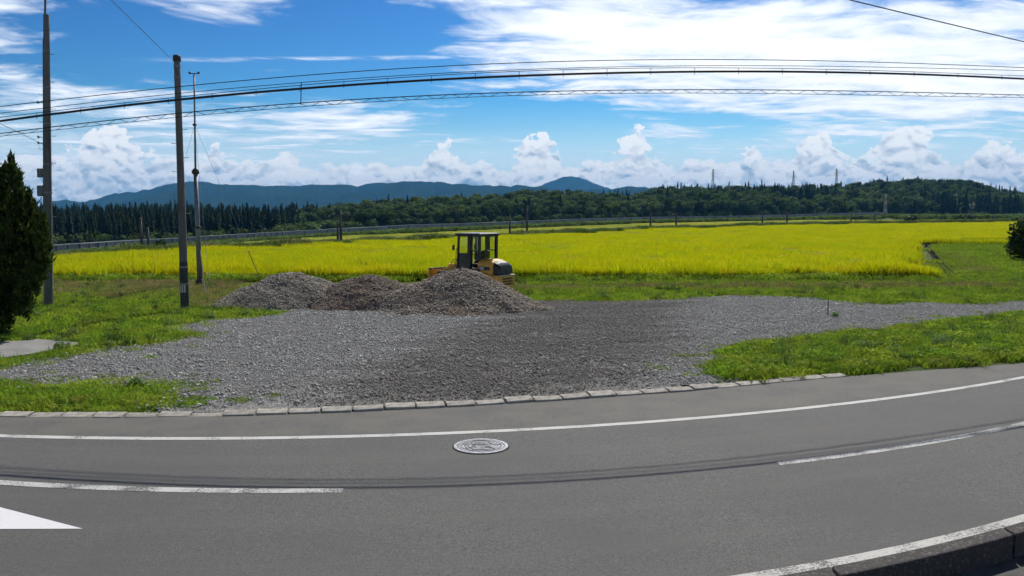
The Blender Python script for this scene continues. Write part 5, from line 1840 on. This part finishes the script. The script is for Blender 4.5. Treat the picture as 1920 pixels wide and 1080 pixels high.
# ------------------------------------------------------------------ railway parapet, far poles, pylons
vx_ = np.linspace(60, 1662, 1400)
vD = np.interp(vx_, VIx, VID)
vz_ = elev_z(vx_, np.interp(vx_, VIx, VIy), vD)
k9 = np.hanning(61); k9 /= k9.sum()
sm = lambda a: np.convolve(np.pad(a, 30, mode='reflect', reflect_type='odd'), k9, 'valid')
vD, vz_ = sm(vD), sm(vz_)
vX = (vx_ - CX) / F * vD
pa = np.stack([vX, vD, vz_], 1)
cum = np.concatenate([[0], np.cumsum(np.linalg.norm(np.diff(pa, axis=0), axis=1))])
SEG = 8.0
nseg = int(cum[-1] / SEG)
pp = [Vector([np.interp(i * SEG, cum, pa[:, j]) for j in range(3)]) for i in range(nseg + 1)]
wall = empty('railway_parapet', pp[0])
tag(wall, 'long low grey concrete railway parapet running below the forest', 'parapet wall')
M_par = material('parapet concrete', (0.36, 0.365, 0.37), (0.26, 0.265, 0.27), 0.4, 0.9, rnd=0.10)
M_cop = material('parapet coping', (0.50, 0.505, 0.51), rough=0.9)
M_parp = material('parapet post', (0.12, 0.125, 0.125), rough=0.9)
for i in range(nseg):
    a, b = pp[i] - pp[0], pp[i + 1] - pp[0]
    g_ = (b - a).normalized() * 0.06
    lowp = i * SEG < 60
    hgt = 0.85
    MB().bar(a + g_ - Vector((0, 0, hgt / 2 + 0.06)), b - g_ - Vector((0, 0, hgt / 2 + 0.06)), 0.16, hgt).build('parapet_panel', M_par, wall)
    MB().bar(a - Vector((0, 0, 0.0)), b - Vector((0, 0, 0.0)), 0.28, 0.11).build('coping', M_cop, wall)
    for kk in range(4 if lowp else 1):
        c_ = a + (b - a) * (kk / (4 if lowp else 1)) - Vector((0, 0.2, 0.75))
        MB().box(c_, (0.42 if lowp else 0.3, 0.2, 1.4)).build('post', M_parp, wall)

GP = 'line poles along the track beyond the rice'
fpoles = [(266, 480, 411, 'taller of the two slim poles beyond the rice by the small round tree', 0), (278.5, 477, 430, 'shorter of the two slim poles beyond the rice by the small round tree', 0),
          (634, 462, 420, 'shorter pole of the close pair behind the middle of the rice field', 0), (639.5, 463, 394, 'taller pole of the close pair behind the middle of the rice field', 1),
          (956, 443, 404, 'plain line pole just right of the loader cab', 0), (988, 445, 390, 'line pole with a slanted arm right of the loader cab', 1),
          (1219, 433, 398, 'left pole of the pair right of the loader, at the rice edge', 0), (1267, 433, 399, 'right pole of the pair right of the loader, at the rice edge', 1),
          (1428, 424, 396, 'left pole with crossarm of the two above the right half of the rice', 1), (1474, 428, 395, 'right pole with crossarm of the two above the right half of the rice', 1),
          (1594, 421, 401, 'plain line pole without arm, second to the left of the valley pylon', 0), (1637, 422, 402, 'line pole with crossarm just left of the valley pylon', 1),
          (1722, 418, 406, 'short far line pole right of the dark round bush', 0), (1760, 419, 405, 'short far line pole left of the broad dark bush', 0),
          (1822, 416, 406, 'far line pole right of the broad dark bush', 0), (1858, 416, 404, 'farthest line pole close to the big edge bush', 0)]
M_fp = material('weathered line pole', (0.075, 0.075, 0.078), (0.11, 0.11, 0.11), 1.0, 0.85)
for (x_, yb, yt, lab, arm) in fpoles:
    D_ = float(D0(x_)) * 1.03 + 1.2
    z_ = float(land_z(np.array([float(x_)]), np.array([D_]))[0])
    top_z = float(elev_z(x_, yt, D_))
    root = empty('line_pole', ((x_ - CX) / F * D_, D_, z_ - 0.1))
    tag(root, lab, 'pole', GP)
    H_ = top_z - z_ + 0.1
    rr_ = 0.06 + D_ * 0.0006
    MB().tube([(0, 0, 0), (0, 0, H_)], [rr_ * 1.25, rr_ * 0.8], 8).build('shaft', M_fp, root, smooth=True)
    if arm:
        MB().bar((-0.7, 0, H_ - 0.55), (0.9, 0, H_ - 0.45), 0.09).build('crossarm', M_fp, root)
        MB().bar((0, 0, H_ - 1.2), (0.8, 0, H_ - 0.5), 0.06).build('brace', M_fp, root)
        for q_ in (-0.6, 0.8):
            MB().lathe([(0.05, 0), (0.08, 0.05), (0.05, 0.12), (0.08, 0.18), (0.0, 0.24)], (q_, 0, H_ - 0.45), n=8).build('insulator', M_boxg, root)
    else:
        MB().lathe([(0.05, 0), (0.09, 0.05), (0.05, 0.12), (0.0, 0.2)], (0, 0, H_), n=8).build('insulator', M_boxg, root)


def pylon(x_, yb, yt, D_, label, mats, arms=3, w=None):
    z0, z1 = float(elev_z(x_, yb, D_)), float(elev_z(x_, yt, D_))
    root = empty('pylon', ((x_ - CX) / F * D_, D_, z0))
    tag(root, label, 'pylon', 'power line pylons')
    H_ = z1 - z0
    w = w or H_ * 0.065
    t_ = max(0.14, D_ * 0.00026)
    wd = lambda f: w * (1 - f) + 0.25 * f
    for sx_ in (-1, 1):
        for sy_ in (-1, 1):
            MB().bar((sx_ * w, sy_ * w, 0), (sx_ * 0.25, sy_ * 0.25, H_), t_).build('leg', mats[0], root)
    nb = 7
    for i in range(nb):
        f0, f1 = i / nb, (i + 1) / nb
        br = MB()
        for sy_ in (-1, 1):
            br.bar((-wd(f0), sy_ * wd(f0), f0 * H_), (wd(f1), sy_ * wd(f1), f1 * H_), t_ * 0.6)
            br.bar((wd(f0), sy_ * wd(f0), f0 * H_), (-wd(f1), sy_ * wd(f1), f1 * H_), t_ * 0.6)
        br.build('bracing', mats[i % len(mats)], root)
    for i in range(arms):
        z_ = H_ * (0.66 + 0.13 * i)
        L_ = H_ * (0.17 - 0.025 * i)
        MB().bar((-L_, 0, z_), (L_, 0, z_), t_ * 0.9).build('crossarm', mats[-1], root)
        MB().bar((-L_, 0, z_), (0, 0, z_ + H_ * 0.05), t_ * 0.5).bar((L_, 0, z_), (0, 0, z_ + H_ * 0.05), t_ * 0.5).build('arm_tie', mats[-1], root)
    return root
M_pyl = material('pylon steel', (0.20, 0.21, 0.22), rough=0.6, metal=0.3)
M_pylr = material('pylon red paint', (0.30, 0.06, 0.04), rough=0.6)
pylon(1334, 356, 317, 1000, 'slim pylon on the forest ridge, leftmost of the ridge pylons', [M_pyl])
pylon(1425, 353, 336, 1300, 'smallest pylon tip peeping over the ridge', [M_pyl], 2)
pylon(1484, 356, 320, 1050, 'lattice pylon in the middle of the ridge pylons', [M_pyl])
pylon(1564, 352, 316, 1000, 'rightmost lattice pylon on the forest ridge', [M_pyl])
pylon(1657, 410, 364, 545, 'lattice pylon with pale and red bands in the valley before the hill', [M_white, M_pylr])

# ------------------------------------------------------------------ haze
hz_me = MB().box((0, 4700, 180), (42000, 9800, 382))
haze = hz_me.build('haze', None)
hm = bpy.data.materials.new('valley haze')
hm.use_nodes = True
ht = hm.node_tree
ht.nodes.clear()
pv_ = ht.nodes.new('ShaderNodeVolumePrincipled')
pv_.inputs['Color'].default_value = (0.14, 0.50, 1.0, 1)
pv_.inputs['Density'].default_value = 0.000092
ho = ht.nodes.new('ShaderNodeOutputMaterial')
ht.links.new(pv_.outputs[0], ho.inputs['Volume'])
haze.data.materials.append(hm)
tag(haze, 'thin blue haze lying over the whole valley', 'haze', kind='stuff')
